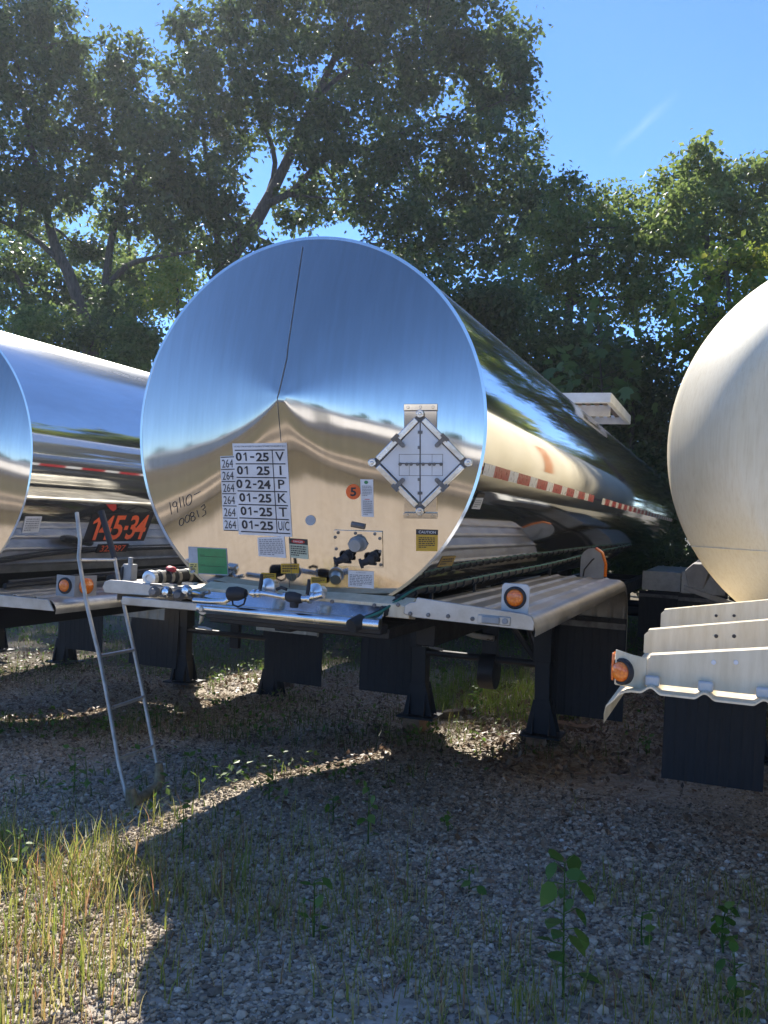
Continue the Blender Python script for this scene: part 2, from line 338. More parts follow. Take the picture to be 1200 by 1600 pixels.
# ------------------------------------------------------------------ lettering
_txt = {}
def text2d(s, bold=0.0):
    """glyph outlines filled: vertices scaled to 0..1 of the text's own box, faces, aspect ratio"""
    key = (s, bold)
    if key in _txt: return _txt[key]
    cu = bpy.data.curves.new('lettering_source', 'FONT'); cu.body = s; cu.resolution_u = 3; cu.offset = bold
    ob = bpy.data.objects.new('lettering_source', cu); COL.objects.link(ob); bpy.context.view_layer.update()
    dg = bpy.context.evaluated_depsgraph_get(); me = bpy.data.meshes.new_from_object(ob.evaluated_get(dg))
    vs = np.array([v.co[:2] for v in me.vertices]); fs = [tuple(p.vertices) for p in me.polygons]
    lo, hi = vs.min(0), vs.max(0); out = ((vs-lo)/(hi-lo), fs, (hi-lo)[0]/(hi-lo)[1])
    bpy.data.objects.remove(ob); bpy.data.curves.remove(cu); bpy.data.meshes.remove(me)
    _txt[key] = out; return out
class Decal:
    """a thin sticker on a surface; fn(u, v, lift) gives a point on that surface, u and v run 0..1, v upwards"""
    def __init__(s, fn): s.fn = fn; s.sheet = MB(); s.ink = MB()
    def rect(s, mb, u0, v0, u1, v1, lift, n=4):
        vs = [s.fn(u0+(u1-u0)*i/n, v0+(v1-v0)*j/n, lift) for j in range(n+1) for i in range(n+1)]
        mb.add(vs, [(j*(n+1)+i, j*(n+1)+i+1, (j+1)*(n+1)+i+1, (j+1)*(n+1)+i) for j in range(n) for i in range(n)]); return s
    def back(s, k=0, u0=0, v0=0, u1=1, v1=1, lift=.002, n=6): s.sheet.mat(k); return s.rect(s.sheet, u0, v0, u1, v1, lift, n)
    def bar(s, u0, v0, u1, v1, k=0, lift=.0035): s.ink.mat(k); return s.rect(s.ink, u0, v0, u1, v1, lift, 2)
    def text(s, t, u0, v0, u1, v1, k=0, bold=0.0, lift=.0035, slant=0.0):
        vs, fs, _ = text2d(t, bold); s.ink.mat(k)
        s.ink.add([s.fn(u0+(u1-u0)*(a+slant*(b-.5)), v0+(v1-v0)*b, lift) for a, b in vs], fs); return s
    def one(s, u0, v0, u1, v1, k=0, lift=.0035, slant=0.0):
        w, h = u1-u0, v1-v0; s.ink.mat(k); P = lambda a, b: s.fn(u0+w*(a+slant*(b-.5)), v0+h*b, lift)
        for j in range(4): s.ink.add([P(.58, j/4), P(1, j/4), P(1, (j+1)/4), P(.58, (j+1)/4)], [(0, 1, 2, 3)])
        s.ink.add([P(0, .66), P(.58, .76), P(.66, 1), P(0, .78)], [(0, 1, 2, 3)]); return s
    def lines(s, u0, v0, u1, v1, n, k=0, words=True):      # rows of small unreadable print
        for i in range(n):
            v = v1-(v1-v0)*(i+.5)/n; h = (v1-v0)/n*.26; u = u0
            while u < u1-.03:
                w = min(random.uniform(.05, .16), u1-u); s.bar(u, v-h, u+w*.85, v+h, k); u += w+.012
                if i == n-1 and u > (u0+u1)/2: break
        return s
    def disc(s, mb, cu, cv, ru, rv, lift, n=28):
        vs = [s.fn(cu, cv, lift)] + [s.fn(cu+ru*math.cos(2*math.pi*i/n), cv+rv*math.sin(2*math.pi*i/n), lift) for i in range(n)]
        mb.add(vs, [(0, 1+i, 1+(i+1) % n) for i in range(n)]); return s
    def build(s, name, parent, mats, inkmats=None, label=None):
        o = s.sheet.build(name, mats, parent, 0, label=label) if s.sheet.f else None
        if s.ink.f: s.ink.build('lettering' if o else name, inkmats or [M['ink']], o or parent, 0)
        return o

# ------------------------------------------------------------------ trailer pieces
R = .85; ZC = 2.04
HA, HB, HUP = .125, .075, .115                           # cone and dish depth, height of the apex above the middle
def bulge(x, dz):
    """how far the head stands out; its point sits a little above the middle"""
    dz -= HUP; q = x*x+dz*dz
    if q < 1e-9: return HA+HB
    lam = (-HUP*dz + math.sqrt(max(HUP*HUP*dz*dz + q*(R*R-HUP*HUP), 0)))/q; t = min(1/lam, 1.0)
    a = math.atan2(dz, x); w = .0016*math.sin(5*a+1)*t*(1-t)*4
    return HA*(1-t) + HB*(1-t*t) + w
def head_point(Mx, px, py, lift=0.0):
    y = -.1
    for _ in range(14):
        p = hit(Mx, px, py, 'y', y); y = -bulge(p.x, p.z-ZC)
    p = hit(Mx, px, py, 'y', y-lift); return p
def quad_fn(pt, c):                                      # corners: bottom left, bottom right, top right, top left (pixels)
    def fn(u, v, lift):
        x = (1-v)*((1-u)*c[0][0]+u*c[1][0]) + v*((1-u)*c[3][0]+u*c[2][0]); y = (1-v)*((1-u)*c[0][1]+u*c[1][1]) + v*((1-u)*c[3][1]+u*c[2][1])
        return pt(x, y, lift)
    return fn
def make_head(parent, name='front_head'):
    nr, na = 30, 160; mb = MB(); vs = [(0, -HA-HB, ZC+HUP)]
    for j in range(1, nr+1):
        t = j/nr
        for i in range(na):
            a = 2*math.pi*i/na; x, z = R*math.cos(a)*t, HUP+(R*math.sin(a)-HUP)*t; vs.append((x, -bulge(x, z), ZC+z))
    fs = [(0, 1+(i+1) % na, 1+i) for i in range(na)]
    for j in range(nr-1):
        a, b = 1+j*na, 1+(j+1)*na
        fs += [(a+i, a+(i+1) % na, b+(i+1) % na, b+i) for i in range(na)]
    mb.add(vs, fs); return mb.build(name, M['head'], parent, 60)
def make_shell(parent, y0, y1, radius=R, mat=None, zc=ZC, name='tank_shell'):
    na = 160; ys = np.linspace(y0, y1, 40); mb = MB(); vs = []; fs = []
    for y in ys:
        for i in range(na):
            t = 2*math.pi*i/na; vs.append((radius*math.cos(t), y, zc+radius*math.sin(t)))
    for j in range(len(ys)-1): fs += [(j*na+i, j*na+(i+1) % na, (j+1)*na+(i+1) % na, (j+1)*na+i) for i in range(na)]
    fs.append(tuple(range((len(ys)-1)*na, len(ys)*na)))
    mb.add(vs, fs); return mb.build(name, mat or M['skin'], parent, 50)
def ring(mb, y, r0, w, h, zc=ZC, n=128):                  # band round the tank: width along the tank, height out of it
    vs = []
    for dy, rr in ((0, r0-.01), (0, r0+h), (w, r0+h), (w, r0-.01)):
        for i in range(n):
            t = 2*math.pi*i/n; vs.append((rr*math.cos(t), y+dy, zc+rr*math.sin(t)))
    fs = []
    for j in range(4):
        k = (j+1) % 4; fs += [(j*n+i, j*n+(i+1) % n, k*n+(i+1) % n, k*n+i) for i in range(n)]
    mb.add(vs, fs)
def tape(parent, side, y0, y1, zt, radius=R, zc=ZC, gaps=()):
    th = math.asin((zt-zc)/radius); h = .051/radius; y = y0; k = 0; mb = MB(); runs = []
    while y < y1:
        w = (.178, .279)[k % 2]
        if not any(a < y < b for a, b in gaps):
            mb.mat(k % 2); vs = []
            for yy in (y, y+w):
                for j in range(4):
                    t = th + h*(j/3-.5); rr = radius+.003; vs.append((side*rr*math.cos(t), yy, zc+rr*math.sin(t)))
            mb.add(vs, [(j, j+1, j+5, j+4) for j in range(3)])
        elif mb.f: runs.append(mb); mb = MB()
        y += w; k += 1
    for m in runs+[mb]: m.build('reflective_tape', [M['tapewhite'], M['tapered']], parent, 0, label='red and white reflective tape along the side')
def fender(parent, side, x0, x1, y0, y1, z, mat, ribs=4, drop=.55, name='front_fender', label=None):
    """sheet over the tractor wheels: flat top with raised ribs, rolled outer edge, rear end curving down"""
    th = .005; rad = .34; path = [(y0, z), (y1-rad, z)]
    for i in range(1, 8):
        a = math.pi/2*i/7; path.append((y1-rad+rad*math.sin(a), z-rad+rad*math.cos(a)))
    path.append((y1, z-drop))
    prof = []; w = x1-x0; n = 72
    for i in range(n+1):
        u = i/n; x = x0+w*u; bumpz = 0
        for k in range(ribs):
            c = (k+.6)/(ribs+.25); d = abs(u-c)*w/.022
            if d < 1: bumpz = .011*(.5+.5*math.cos(math.pi*d))
        prof.append((x, bumpz))
    for i in range(1, 7):
        a = math.pi*.6*i/6; prof.append((x1+.055*math.sin(a), -.055*(1-math.cos(a))))
    vs = []; fs = []; m = len(prof)
    for lay in (0, 1):
        for j, (y, zz) in enumerate(path):
            a = path[max(j-1, 0)]; b = path[min(j+1, len(path)-1)]; ty, tz = b[0]-a[0], b[1]-a[1]; q = math.hypot(ty, tz); ny, nz = -tz/q, ty/q
            for x, dz in prof:
                d = dz-(th if lay else 0); vs.append((side*x, y+ny*d, zz+nz*d))
    J = len(path)
    for lay in (0, 1):
        o = lay*J*m; fs += [(o+j*m+i, o+j*m+i+1, o+(j+1)*m+i+1, o+(j+1)*m+i) for j in range(J-1) for i in range(m-1)]
    o = J*m
    fs += [(i, o+i, o+i+1, i+1) for i in range(m-1)] + [((J-1)*m+i, (J-1)*m+i+1, o+(J-1)*m+i+1, o+(J-1)*m+i) for i in range(m-1)]
    fs += [(j*m, (j+1)*m, o+(j+1)*m, o+j*m) for j in range(J-1)] + [(j*m+m-1, o+j*m+m-1, o+(j+1)*m+m-1, (j+1)*m+m-1) for j in range(J-1)]
    mb = MB(); mb.add(vs, fs); return mb.build(name, mat, parent, 50, label=label)
def mud_flap(parent, xc, w, y, ztop, zbot, name='mud_flap'):
    mb = MB(); n = 60; vs = []; fs = []; th = .012
    for lay in (0, 1):
        for j in range(9):
            z = ztop+(zbot-ztop)*j/8
            for i in range(n+1):
                u = i/n; rib = .004 if (u*9) % 1 < .14 else 0
                vs.append((xc+(u-.5)*w, y - (rib if lay == 0 else -th) + .012*math.sin(j*.35+xc*5), z))
    K = 9*(n+1)
    for lay in (0, 1):
        fs += [(lay*K+j*(n+1)+i, lay*K+j*(n+1)+i+1, lay*K+(j+1)*(n+1)+i+1, lay*K+(j+1)*(n+1)+i) for j in range(8) for i in range(n)]
    fs += [(8*(n+1)+i, K+8*(n+1)+i, K+8*(n+1)+i+1, 8*(n+1)+i+1) for i in range(n)] + [(i, i+1, K+i+1, K+i) for i in range(n)]
    fs += [(j*(n+1), (j+1)*(n+1), K+(j+1)*(n+1), K+j*(n+1)) for j in range(8)] + [(j*(n+1)+n, K+j*(n+1)+n, K+(j+1)*(n+1)+n, (j+1)*(n+1)+n) for j in range(8)]
    mb.add(vs, fs); o = mb.build(name, M['rubber'], parent, 30)
    b = MB(); b.box((xc, y-.018, ztop-.06), (w*.98, .006, .045)); b.build('clamp_strip', M['dull_steel'], o, bevel=.002)
    return o
def landing_leg(parent, x, y, zfoot, ztop=1.14, name='landing_leg'):
    """leg is plumb although the trailer leans a little"""
    k = -TILT; P = lambda dx, dy, z: Vector((x+dx+k*(z-ztop), y+dy, z)); mb = MB()
    def col(w, d, z0, z1):
        vs = [P(sx*w/2, sy*d/2, z) for z in (z0, z1) for sx, sy in ((-1, -1), (1, -1), (1, 1), (-1, 1))]
        mb.add(vs, [(3, 2, 1, 0), (4, 5, 6, 7), (0, 1, 5, 4), (1, 2, 6, 5), (2, 3, 7, 6), (3, 0, 4, 7)])
    col(.135, .135, zfoot+.55, ztop); col(.112, .112, zfoot+.03, zfoot+.56)
    o = mb.build(name, M['black'], parent, bevel=.004)
    ft = MB(); z = zfoot
    for sy in (-1, 1):                                    # flared gussets and shoe
        ft.prism([P(-.12, sy*.06, z+.02), P(.12, sy*.06, z+.02), P(.062, sy*.06, z+.27), P(-.062, sy*.06, z+.27)], (0, sy*.008, 0))
    for sx in (-1, 1):
        ft.prism([P(sx*.058, -.12, z+.02), P(sx*.058, .12, z+.02), P(sx*.058, .06, z+.22), P(sx*.058, -.06, z+.22)], (sx*.008, 0, 0))
    ft.prism([P(-.15, -.14, z), P(.15, -.14, z), P(.15, .14, z), P(-.15, .14, z)], (0, 0, .016))
    ft.build('foot', M['black'], o, bevel=.002)
    return o
def lamp(parent, c, nrm, r, name='marker_lamp'):
    mb = MB(); n = Vector(nrm).normalized()
    mb.lathe(c, n, [(-.004, r*1.3), (.008, r*1.3), (.012, r*1.2), (.012, r*1.02), (.006, r)], 28)
    o = mb.build(name, M['rubber'], parent, 40)
    l = MB(); l.lathe(Vector(c)+n*.004, n, [(0, r), (.008, r*.97), (.014, r*.8), (.016, r*.45), (.0165, .002)], 28); l.build('lens', M['amber'], o, 60)
    return o
def lamp_part(parent, br_name, br_mb, mat, c, nrm, r, label=None):
    b = br_mb.build(br_name, mat, parent, bevel=.003, label=label); n = Vector(nrm).normalized()
    mb = MB(); mb.lathe(c, n, [(-.003, r*1.32), (.006, r*1.32), (.010, r*1.2), (.010, r*1.02), (.004, r)], 28); mb.build('grommet', M['rubber'], b, 40)
    l = MB(); l.lathe(Vector(c)+n*.004, n, [(0, r), (.007, r*.97), (.012, r*.8), (.014, r*.45), (.0145, .002)], 28); l.build('lens', M['amber'], b, 60)
    return b
def wheel(parent, x, y, side):
    mb = MB(); rr = .5; d = Vector((side, 0, 0))
    mb.lathe((x, y, rr), d, [(-.13, .30), (-.13, .44), (-.11, .485), (-.06, .5), (.06, .5), (.11, .485), (.13, .44), (.13, .30), (.10, .28)], 40)
    o = mb.build('wheel', M['tyre'], parent, 35)
    h = MB(); h.lathe((x, y, rr), d, [(.0, .29), (.11, .285), (.12, .27), (.06, .22), (.04, .12), (.10, .11), (.13, .09), (.13, .001)], 32); h.build('rim', M['alu_bright'], o, 40)
    return o
def running_gear(parent, ys, side_w=.98, flapmat=None, zf=1.12):
    for y in ys:
        for s in (-1, 1): wheel(parent, s*side_w, y, s)
        ax = MB(); ax.cyl((-.9, y, .5), (.9, y, .5), .065); ax.build('axle', M['black'], parent)
    fr = MB()
    for s in (-1, 1): fr.box((s*.45, sum(ys)/len(ys), .85), (.10, ys[-1]-ys[0]+2.2, .16))
    for y in (ys[0]-.9, ys[0]+.6, ys[-1]+.9): fr.box((0, y, .85), (.8, .1, .14))
    fr.build('subframe', M['black'], parent, bevel=.005)
    for s in (-1, 1):
        f = fender(parent, s, .72, 1.16, ys[0]-.75, ys[-1]+.8, zf, M['alu'], 3, .3, 'rear_fender')
        front = MB(); front.box((s*.95, ys[0]-.76, zf-.12), (.5, .012, .26)); front.build('fender_apron', M['alu'], parent, bevel=.003)
        mud_flap(parent, s*.95, .56, ys[0]-.80, zf-.26, .22); mud_flap(parent, s*.95, .56, ys[-1]+.85, .75, .2)

# ================================================================== the middle tanker trailer
C = frame(-.061, 0)
mid = empty('tanker_trailer', C, 'polished steel tank trailer in the middle with dated inspection stickers on its round mirror front', 'tank trailer', 'tank trailers parked side by side')
LEN = 12.8
make_shell(mid, .012, LEN); head = make_head(mid)
HP = lambda x, y, lift=0.0: head_point(C, x, y, lift)
rb = MB(); ring(rb, -.004, R, .018, .003); rb.build('rim_band', M['skin'], mid, 30)
sm = MB()                                                # seam of the two head halves
for a, b in (((433, 622), (436, 612)), ((436, 612), (448, 560)), ((448, 560), (450, 540)), ((450, 540), (473, 386))):
    sm.tube([HP(a[0]+(b[0]-a[0])*i/12, a[1]+(b[1]-a[1])*i/12, .0015) for i in range(13)], .0022, 5)
for a, b in (((433, 622), (439, 690)), ((452, 838), (456, 905)), ((452, 905), (452, 918))): sm.tube([HP(a[0]+(b[0]-a[0])*i/8, a[1]+(b[1]-a[1])*i/8, .001) for i in range(9)], .0016, 5)
sm.build_each('head_seam', M['dull_steel'], mid)
tape(mid, 1, .03, LEN-.2, hit(C, 780, 738, 'x', R).z, gaps=((3.1, 3.6),)); tape(mid, -1, .03, LEN-.2, hit(C, 780, 738, 'x', R).z)
# ---- stickers on the head
def sticker(c): return Decal(quad_fn(HP, c))
d = sticker([(373, 835), (456.5, 839), (448, 692), (363, 693)]); d.back(n=8)
d.text('THE CARGO TANK HAS PASSED THE FOLLOWING TESTS/INSPECTIONS REQUIRED BY SEC. B', .02, .955, .97, .975)
rows = [('01', '25', '-', 'V'), ('01', '25', '', 'I'), ('02', '24', '-', 'P'), ('01', '25', '-', 'K'), ('01', '25', '-', 'T'), ('01', '25', '-', 'U/C')]
v = .925; h = .1485
for i, (a, b, dash, k) in enumerate(rows):
    v1 = v-i*h; v0 = v1-h; sh = .012*i
    d.bar(.035, v1-.006, .955, v1+.006)
    x0 = .04 if i != 2 else .02
    if a == '02': d.text('0', x0, v0+.03, x0+.115, v1-.022, 0, .03); d.text('2', x0+.165, v0+.03, x0+.275, v1-.022, 0, .03)
    else: d.text('0', x0+.005+sh*.4, v0+.03, x0+.115+sh*.4, v1-.022, 0, .03); d.one(x0+.145+sh*.4, v0+.032, x0+.205+sh*.4, v1-.024)
    if dash: d.bar(.31+(.02 if i == 2 else 0), v0+h*.44, .385+(.01 if i == 2 else 0), v0+h*.56)
    d.text(b, .415, v0+.026, .655, v1-.026, 0, .03)
    wl_ = {'V': .16, 'I': .035, 'P': .12, 'K': .16, 'T': .15, 'U/C': .205}[k]; c0 = .855
    d.text(k, c0-wl_/2, v0+.03, c0+wl_/2, v1-.02, 0, .012 if k != 'U/C' else .004)
d.bar(.045, v-6*h-.006, .965, v-6*h+.006); d.bar(.715, v-6*h, .731, v)
d.build('inspection_sticker', mid, [M['paper']], [M['ink']], 'large white sticker with test dates and code letters V I P K T U/C')
d = sticker([(349, 829), (372, 830), (366, 712), (344, 713)]); d.back()
for i in range(6):
    v1 = .985-i*.163; d.bar(.02, v1-.006, .98, v1+.006); d.text('264', .1, v1-.14, .88, v1-.03, 0, .0)
d.bar(.02, .0, .98, .012); d.build('inspector_number_sticker', mid, [M['paper']], [M['ink']], 'narrow white sticker with 264 repeated six times')
d = sticker([(404, 869), (447, 872), (444, 838), (402, 840)]); d.back(0); d.lines(.06, .08, .94, .92, 9, 0); d.build('paper_notice', mid, [M['paper']], [M['greyprint']])
d = sticker([(453, 871), (482, 874), (480, 843), (451, 841)]); d.back(0, 0, 0, 1, .72).back(1, 0, .72, 1, 1)
d.ink.mat(1); d.disc(d.ink, .5, .86, .36, .10, .003); d.text('DANGER', .24, .81, .76, .91, 2, .01, .0045); d.lines(.08, .1, .92, .66, 5, 0)
d.build('danger_sticker', mid, [M['palegreen'], M['ink']], [M['ink'], M['redprint'], M['paper']], 'small sticker with black header and red DANGER oval')
for c in ([(439, 896), (467, 896), (467, 881), (439, 881)], [(408, 905), (431, 905.5), (431, 896), (408, 895)], [(486, 911), (510, 911.5), (510, 903), (486, 902)]):
    d = sticker(c); d.back(); d.lines(.08, .12, .92, .9, 3); d.build('yellow_notice', mid, [M['yellow']], [M['ink']])
d = sticker([(296, 896), (357, 899), (354, 857), (294, 854)]); d.back(0, .235, .03, .98, .97, .0026).back(1, 0, 0, 1, 1, .0018).back(2, 0, .0, .225, .40, .0026)
d.bar(.3, .66, .93, .675).bar(.3, .30, .93, .315); d.text('DATE', .3, .69, .42, .73); d.text('DATE', .3, .33, .42, .37); d.lines(.03, .05, .2, .36, 5)
d.build('test_date_sticker', mid, [M['green'], M['bluegrey'], M['paleyellow']], [M['ink']], 'green sticker with grey and yellow side column')
d = sticker([(540.5, 780), (563.5, 780), (563.5, 757), (540.5, 757)]); d.disc(d.sheet, .5, .5, .5, .52, .002); d.text('5', .3, .2, .7, .8, 0, .03); d.build('number_disc', mid, [M['orange']], [M['ink']], 'round orange disc with a black 5')
d = sticker([(565, 807), (584, 808), (583, 749), (563, 749)]); d.back(); d.ink.mat(1); d.disc(d.ink, .45, .92, .16, .045, .003); d.lines(.12, .55, .9, .84, 7); d.lines(.15, .04, .9, .44, 8); d.bar(.3, .46, .7, .475, 2)
d.build('permit_sticker', mid, [M['paper']], [M['greyprint'], M['green'], M['redprint']])
d = sticker([(477, 821), (493, 821), (493, 805), (477, 805)]); d.disc(d.sheet, .5, .5, .5, .5, .002); d.build('blank_disc', mid, [M['bluegrey']])
d = sticker([(650, 861), (683.5, 861.5), (684.5, 828), (650, 827)]); d.back(0, 0, 0, 1, .76).back(1, 0, .76, 1, 1, .002); d.text('CAUTION', .12, .82, .9, .94, 1, .01); d.lines(.12, .14, .88, .66, 6, 0)
d.build('caution_sticker', mid, [M['yellow'], M['ink']], [M['ink'], M['paper']], 'yellow sticker with CAUTION in a black header')
d = sticker([(544, 917), (584, 919.5), (584, 893), (544, 891)]); d.back(); d.text('ATTENTION', .3, .86, .68, .92, 0, .01); d.lines(.06, .1, .94, .78, 7); d.build('paper_notice', mid, [M['paper']], [M['greyprint']])
# marker pen
def hand(strokes, name='handwriting'):
    mb = MB()
    for st in strokes: mb.tube([HP(220+x/4, 600+y/4, .001) for x, y in st], .0018, 5)
    return mb.build(name, M['ink'], mid, label='black marker pen numbers 19110-00813')
def loop(cx, cy, rx, ry, a0=0, a1=360, n=14, sl=-.15): return [(cx+rx*math.cos(math.radians(a0+(a1-a0)*i/n)) - sl*ry*math.sin(math.radians(a0+(a1-a0)*i/n)), cy-ry*math.sin(math.radians(a0+(a1-a0)*i/n))) for i in range(n+1)]
hand([[(180, 740), (192, 815)], loop(212, 752, 13, 16), [(222, 745), (228, 775), (230, 803)], [(240, 708), (250, 772)], [(262, 703), (272, 765)], loop(300, 725, 18, 34), [(333, 692), (372, 672)]])
hand([loop(254, 862, 14, 24), loop(290, 842, 14, 24), loop(320, 815, 12, 14), loop(326, 842, 13, 15), [(350, 790), (362, 832)], [(376, 770), (396, 752), (402, 770), (386, 788), (404, 792), (406, 812), (384, 828)]])
# side labels near the rim
def side_pt(px, py, lift=0.0):
    x = R
    Mi = C.inverted(); o = Mi @ ORG; dd = Mi.to_3x3() @ ray(px, py); rr = R+lift
    a = dd.x**2+dd.z**2; b = 2*(o.x*dd.x+(o.z-ZC)*dd.z); c = o.x**2+(o.z-ZC)**2-rr**2; t = (-b-math.sqrt(max(b*b-4*a*c, 0)))/(2*a); return o+dd*t
d = Decal(quad_fn(side_pt, [(683, 886), (706, 884), (713, 869), (692, 870)])); d.back(lift=.002); d.lines(.1, .15, .9, .85, 3); d.build('yellow_notice', mid, [M['yellow']], [M['ink']])
d = Decal(quad_fn(side_pt, [(737, 795), (750, 796), (758, 771), (747, 771)])); d.back(0, 0, 0, 1, .72).back(1, 0, .72, 1, 1); d.lines(.1, .1, .9, .6, 4); d.build('paper_notice', mid, [M['paper'], M['ink']], [M['greyprint']])
# ---- flip placard holder
def plane_on_head(corners, off):                         # top, right, bottom, left pixels
    T, Rr, B, L = [HP(*c) for c in corners]; o = (T+Rr+B+L)/4; U = (Rr-L)/2; Vv = (T-B)/2; u = U.normalized(); vv = (Vv-u*Vv.dot(u)).normalized(); n = u.cross(vv)
    if n.y > 0: n = -n
    return o+n*off, u, vv, n, U.length, Vv.length
o_, pu, pv, pn, hu, hv = plane_on_head([(657, 645), (737, 722), (655, 802), (582, 722)], .035)
PP = lambda a, b, c=0.0: o_ + pu*(a*hu) + pv*(b*hv) + pn*c
ph = MB(); ph.prism([PP(-.33, 1.02, -.02), PP(-.33, -.98, -.02), PP(.33, -.98, -.02), PP(.33, 1.02, -.02)], pn*.006)
for b0, b1 in ((1.03, 1.16), (-1.0, -1.11)):
    ph.prism([PP(-.34, b0, -.03), PP(-.34, b1, -.03), PP(.34, b1, -.03), PP(.34, b0, -.03)], pn*.012)
    for a in (-.25, 0, .25): ph.cyl(PP(a, (b0+b1)/2, -.02), PP(a, (b0+b1)/2, -.012), .006, n=10)
hold = ph.build('placard_holder', M['head'], mid, bevel=.0015, label='diamond placard holder with flip doors, blank')
pb = MB(); pb.prism([PP(0, 1, -.014), PP(-1, 0, -.014), PP(0, -1, -.014), PP(1, 0, -.014)], pn*.005); pb.build('back_plate', M['dull_steel'], hold, bevel=.001)
for s in (-1, 1):                                        # two white door leaves meeting at the middle hinge
    pd = MB(); pd.prism([PP(s*.012, .80, -.008), PP(s*.012, -.78, -.008), PP(s*.80, .0, -.008)], pn*.005); pd.build('door_panel', M['door'], hold, bevel=.001)
fr = MB(); cs = [(0, 1), (-1, 0), (0, -1), (1, 0)]
for i in range(4):
    a, b = cs[i], cs[(i+1) % 4]; k = .97
    p, q = PP(a[0]*k, a[1]*k, .0), PP(b[0]*k, b[1]*k, .0); t = (q-p).normalized(); w = pn.cross(t)*.022
    inset = t*.028
    fr.prism([p+inset-w*.2, q-inset-w*.2, q-inset+w*.9, p+inset+w*.9], pn*.012)
for a, b in cs:
    fr.cyl(PP(a*.96, b*.96, -.008), PP(a*.96, b*.96, .012), .017, n=18); fr.cyl(PP(a*.96, b*.96, .012), PP(a*.96, b*.96, .018), .007, n=10)
fr.build('edge_frame', M['chrome'], hold, bevel=.0025)
for a, b in ((-.5, .5), (.5, .5), (.5, -.5), (-.5, -.5)):
    cl = MB(); p = PP(a*1.0, b*1.0, .012); q = PP(a*.68, b*.68, .008); t = (q-p).normalized(); w = pn.cross(t)
    cl.prism([p-w*.009, q-w*.009, q+w*.009, p+w*.009], pn*.006); cl.prism([p-w*.018-t*.006, p+w*.018-t*.006, p+w*.018+t*.010, p-w*.018+t*.010], pn*.010); cl.cyl(q+pn*.004, q+pn*.014, .009, n=12)
    cl.build('spring_clip', M['dull_steel'], hold)
nb = MB()
for (a0, b0, a1, b1) in ((-.42, .16, .45, .17), (-.42, -.26, .45, -.25), (-.425, -.26, -.415, .17), (.445, -.26, .455, .17), (-.22, -.26, -.213, -.05), (.235, -.26, .242, .17), (-.006, -.78, .006, .80)):
    nb.prism([PP(a0, b0, -.003), PP(a1, b0, -.003), PP(a1, b1, -.003), PP(a0, b1, -.003)], pn*.0008)
for a, b in ((-.02, .60), (.02, .60), (-.02, .30), (-.02, -.33), (-.02, -.60), (.02, -.60)): nb.box(PP(a, b, .0), (.010, .006, .012))
for a in (-.40, -.27, -.18, -.05, .06, .19, .28, .42): nb.cyl(PP(a, -.03, -.004), PP(a, -.03, .006), .007, n=10)
nb.cyl(PP(-.40, -.015, .0), PP(.42, -.015, .0), .0025, n=6); nb.build('hinge_and_number_slots', M['dull_steel'], hold)
# ---- connector plate
o_, eu, ev, en, eh, evh = plane_on_head([(560, 829), (598.5, 858), (561, 885), (523.5, 855)], .010)
EP = lambda a, b, c=0.0: o_ + eu*(a*eh) + ev*(b*evh) + en*c
ep = MB(); ep.prism([EP(-1, 1, -.008), EP(-1, -1, -.008), EP(1, -1, -.008), EP(1, 1, -.008)], en*.007)
plate = ep.build('connector_plate', M['head'], mid, bevel=.0012, label='bolted plate with trailer plugs')
bo = MB()
for a, b in ((-.82, .86), (-.1, .86), (.7, .86), (-.95, .6), (.9, .62), (-.92, -.05), (.9, -.1), (.92, -.84)): bo.lathe(EP(a, b, -.002), en, [(0, .0075), (.005, .0065), (.007, .001)], 10)
bo.build_each('bolt', M['dull_steel'], plate)
so_ = MB(); so_.prism([EP(.0+.42*math.cos(t), .28+.42*math.sin(t)*(1 if abs(math.cos(t)) < .8 else .4), 0) for t in [2*math.pi*i/16 for i in range(16)]], en*.010)
so_.lathe(EP(-.02, .30, .008), en, [(0, .031), (.02, .030), (.035, .028), (.04, .025), (.042, .001)], 26); so_.box(EP(-.02, .30, .03)+ev*.024, (.02, .02, .01)); so_.build('socket', M['grey_plate'], plate, 40)
for a, b in ((-.42, -.38), (.62, -.42)):
    gl = MB(); p = EP(a, b, 0)
    gl.lathe(p, en, [(0, .024), (.008, .024), (.010, .016), (.04, .014), (.043, .019), (.06, .019), (.064, .012), (.066, .001)], 18)
    e = p + en*.055 - eu*.012 - ev*.006; gl.tube([p+en*.04, e, e-eu*.022-ev*.008], [.016, .015, .014], 12); gl.lathe(e-eu*.022-ev*.008, -eu+en*.5-ev*.3, [(0, .021), (.010, .021), (.012, .001)], 16)
    gl.box(p+en*.035+eu*.008-ev*.02, (.025, .02, .012)); gl.build('air_coupling', M['rubber'], plate, 40)
tg = MB(); a, b = HP(549, 819, .004), HP(570, 823, .004); tg.tube([a, b], .012, 8); tg.build('identification_tag', M['dull_steel'], mid)
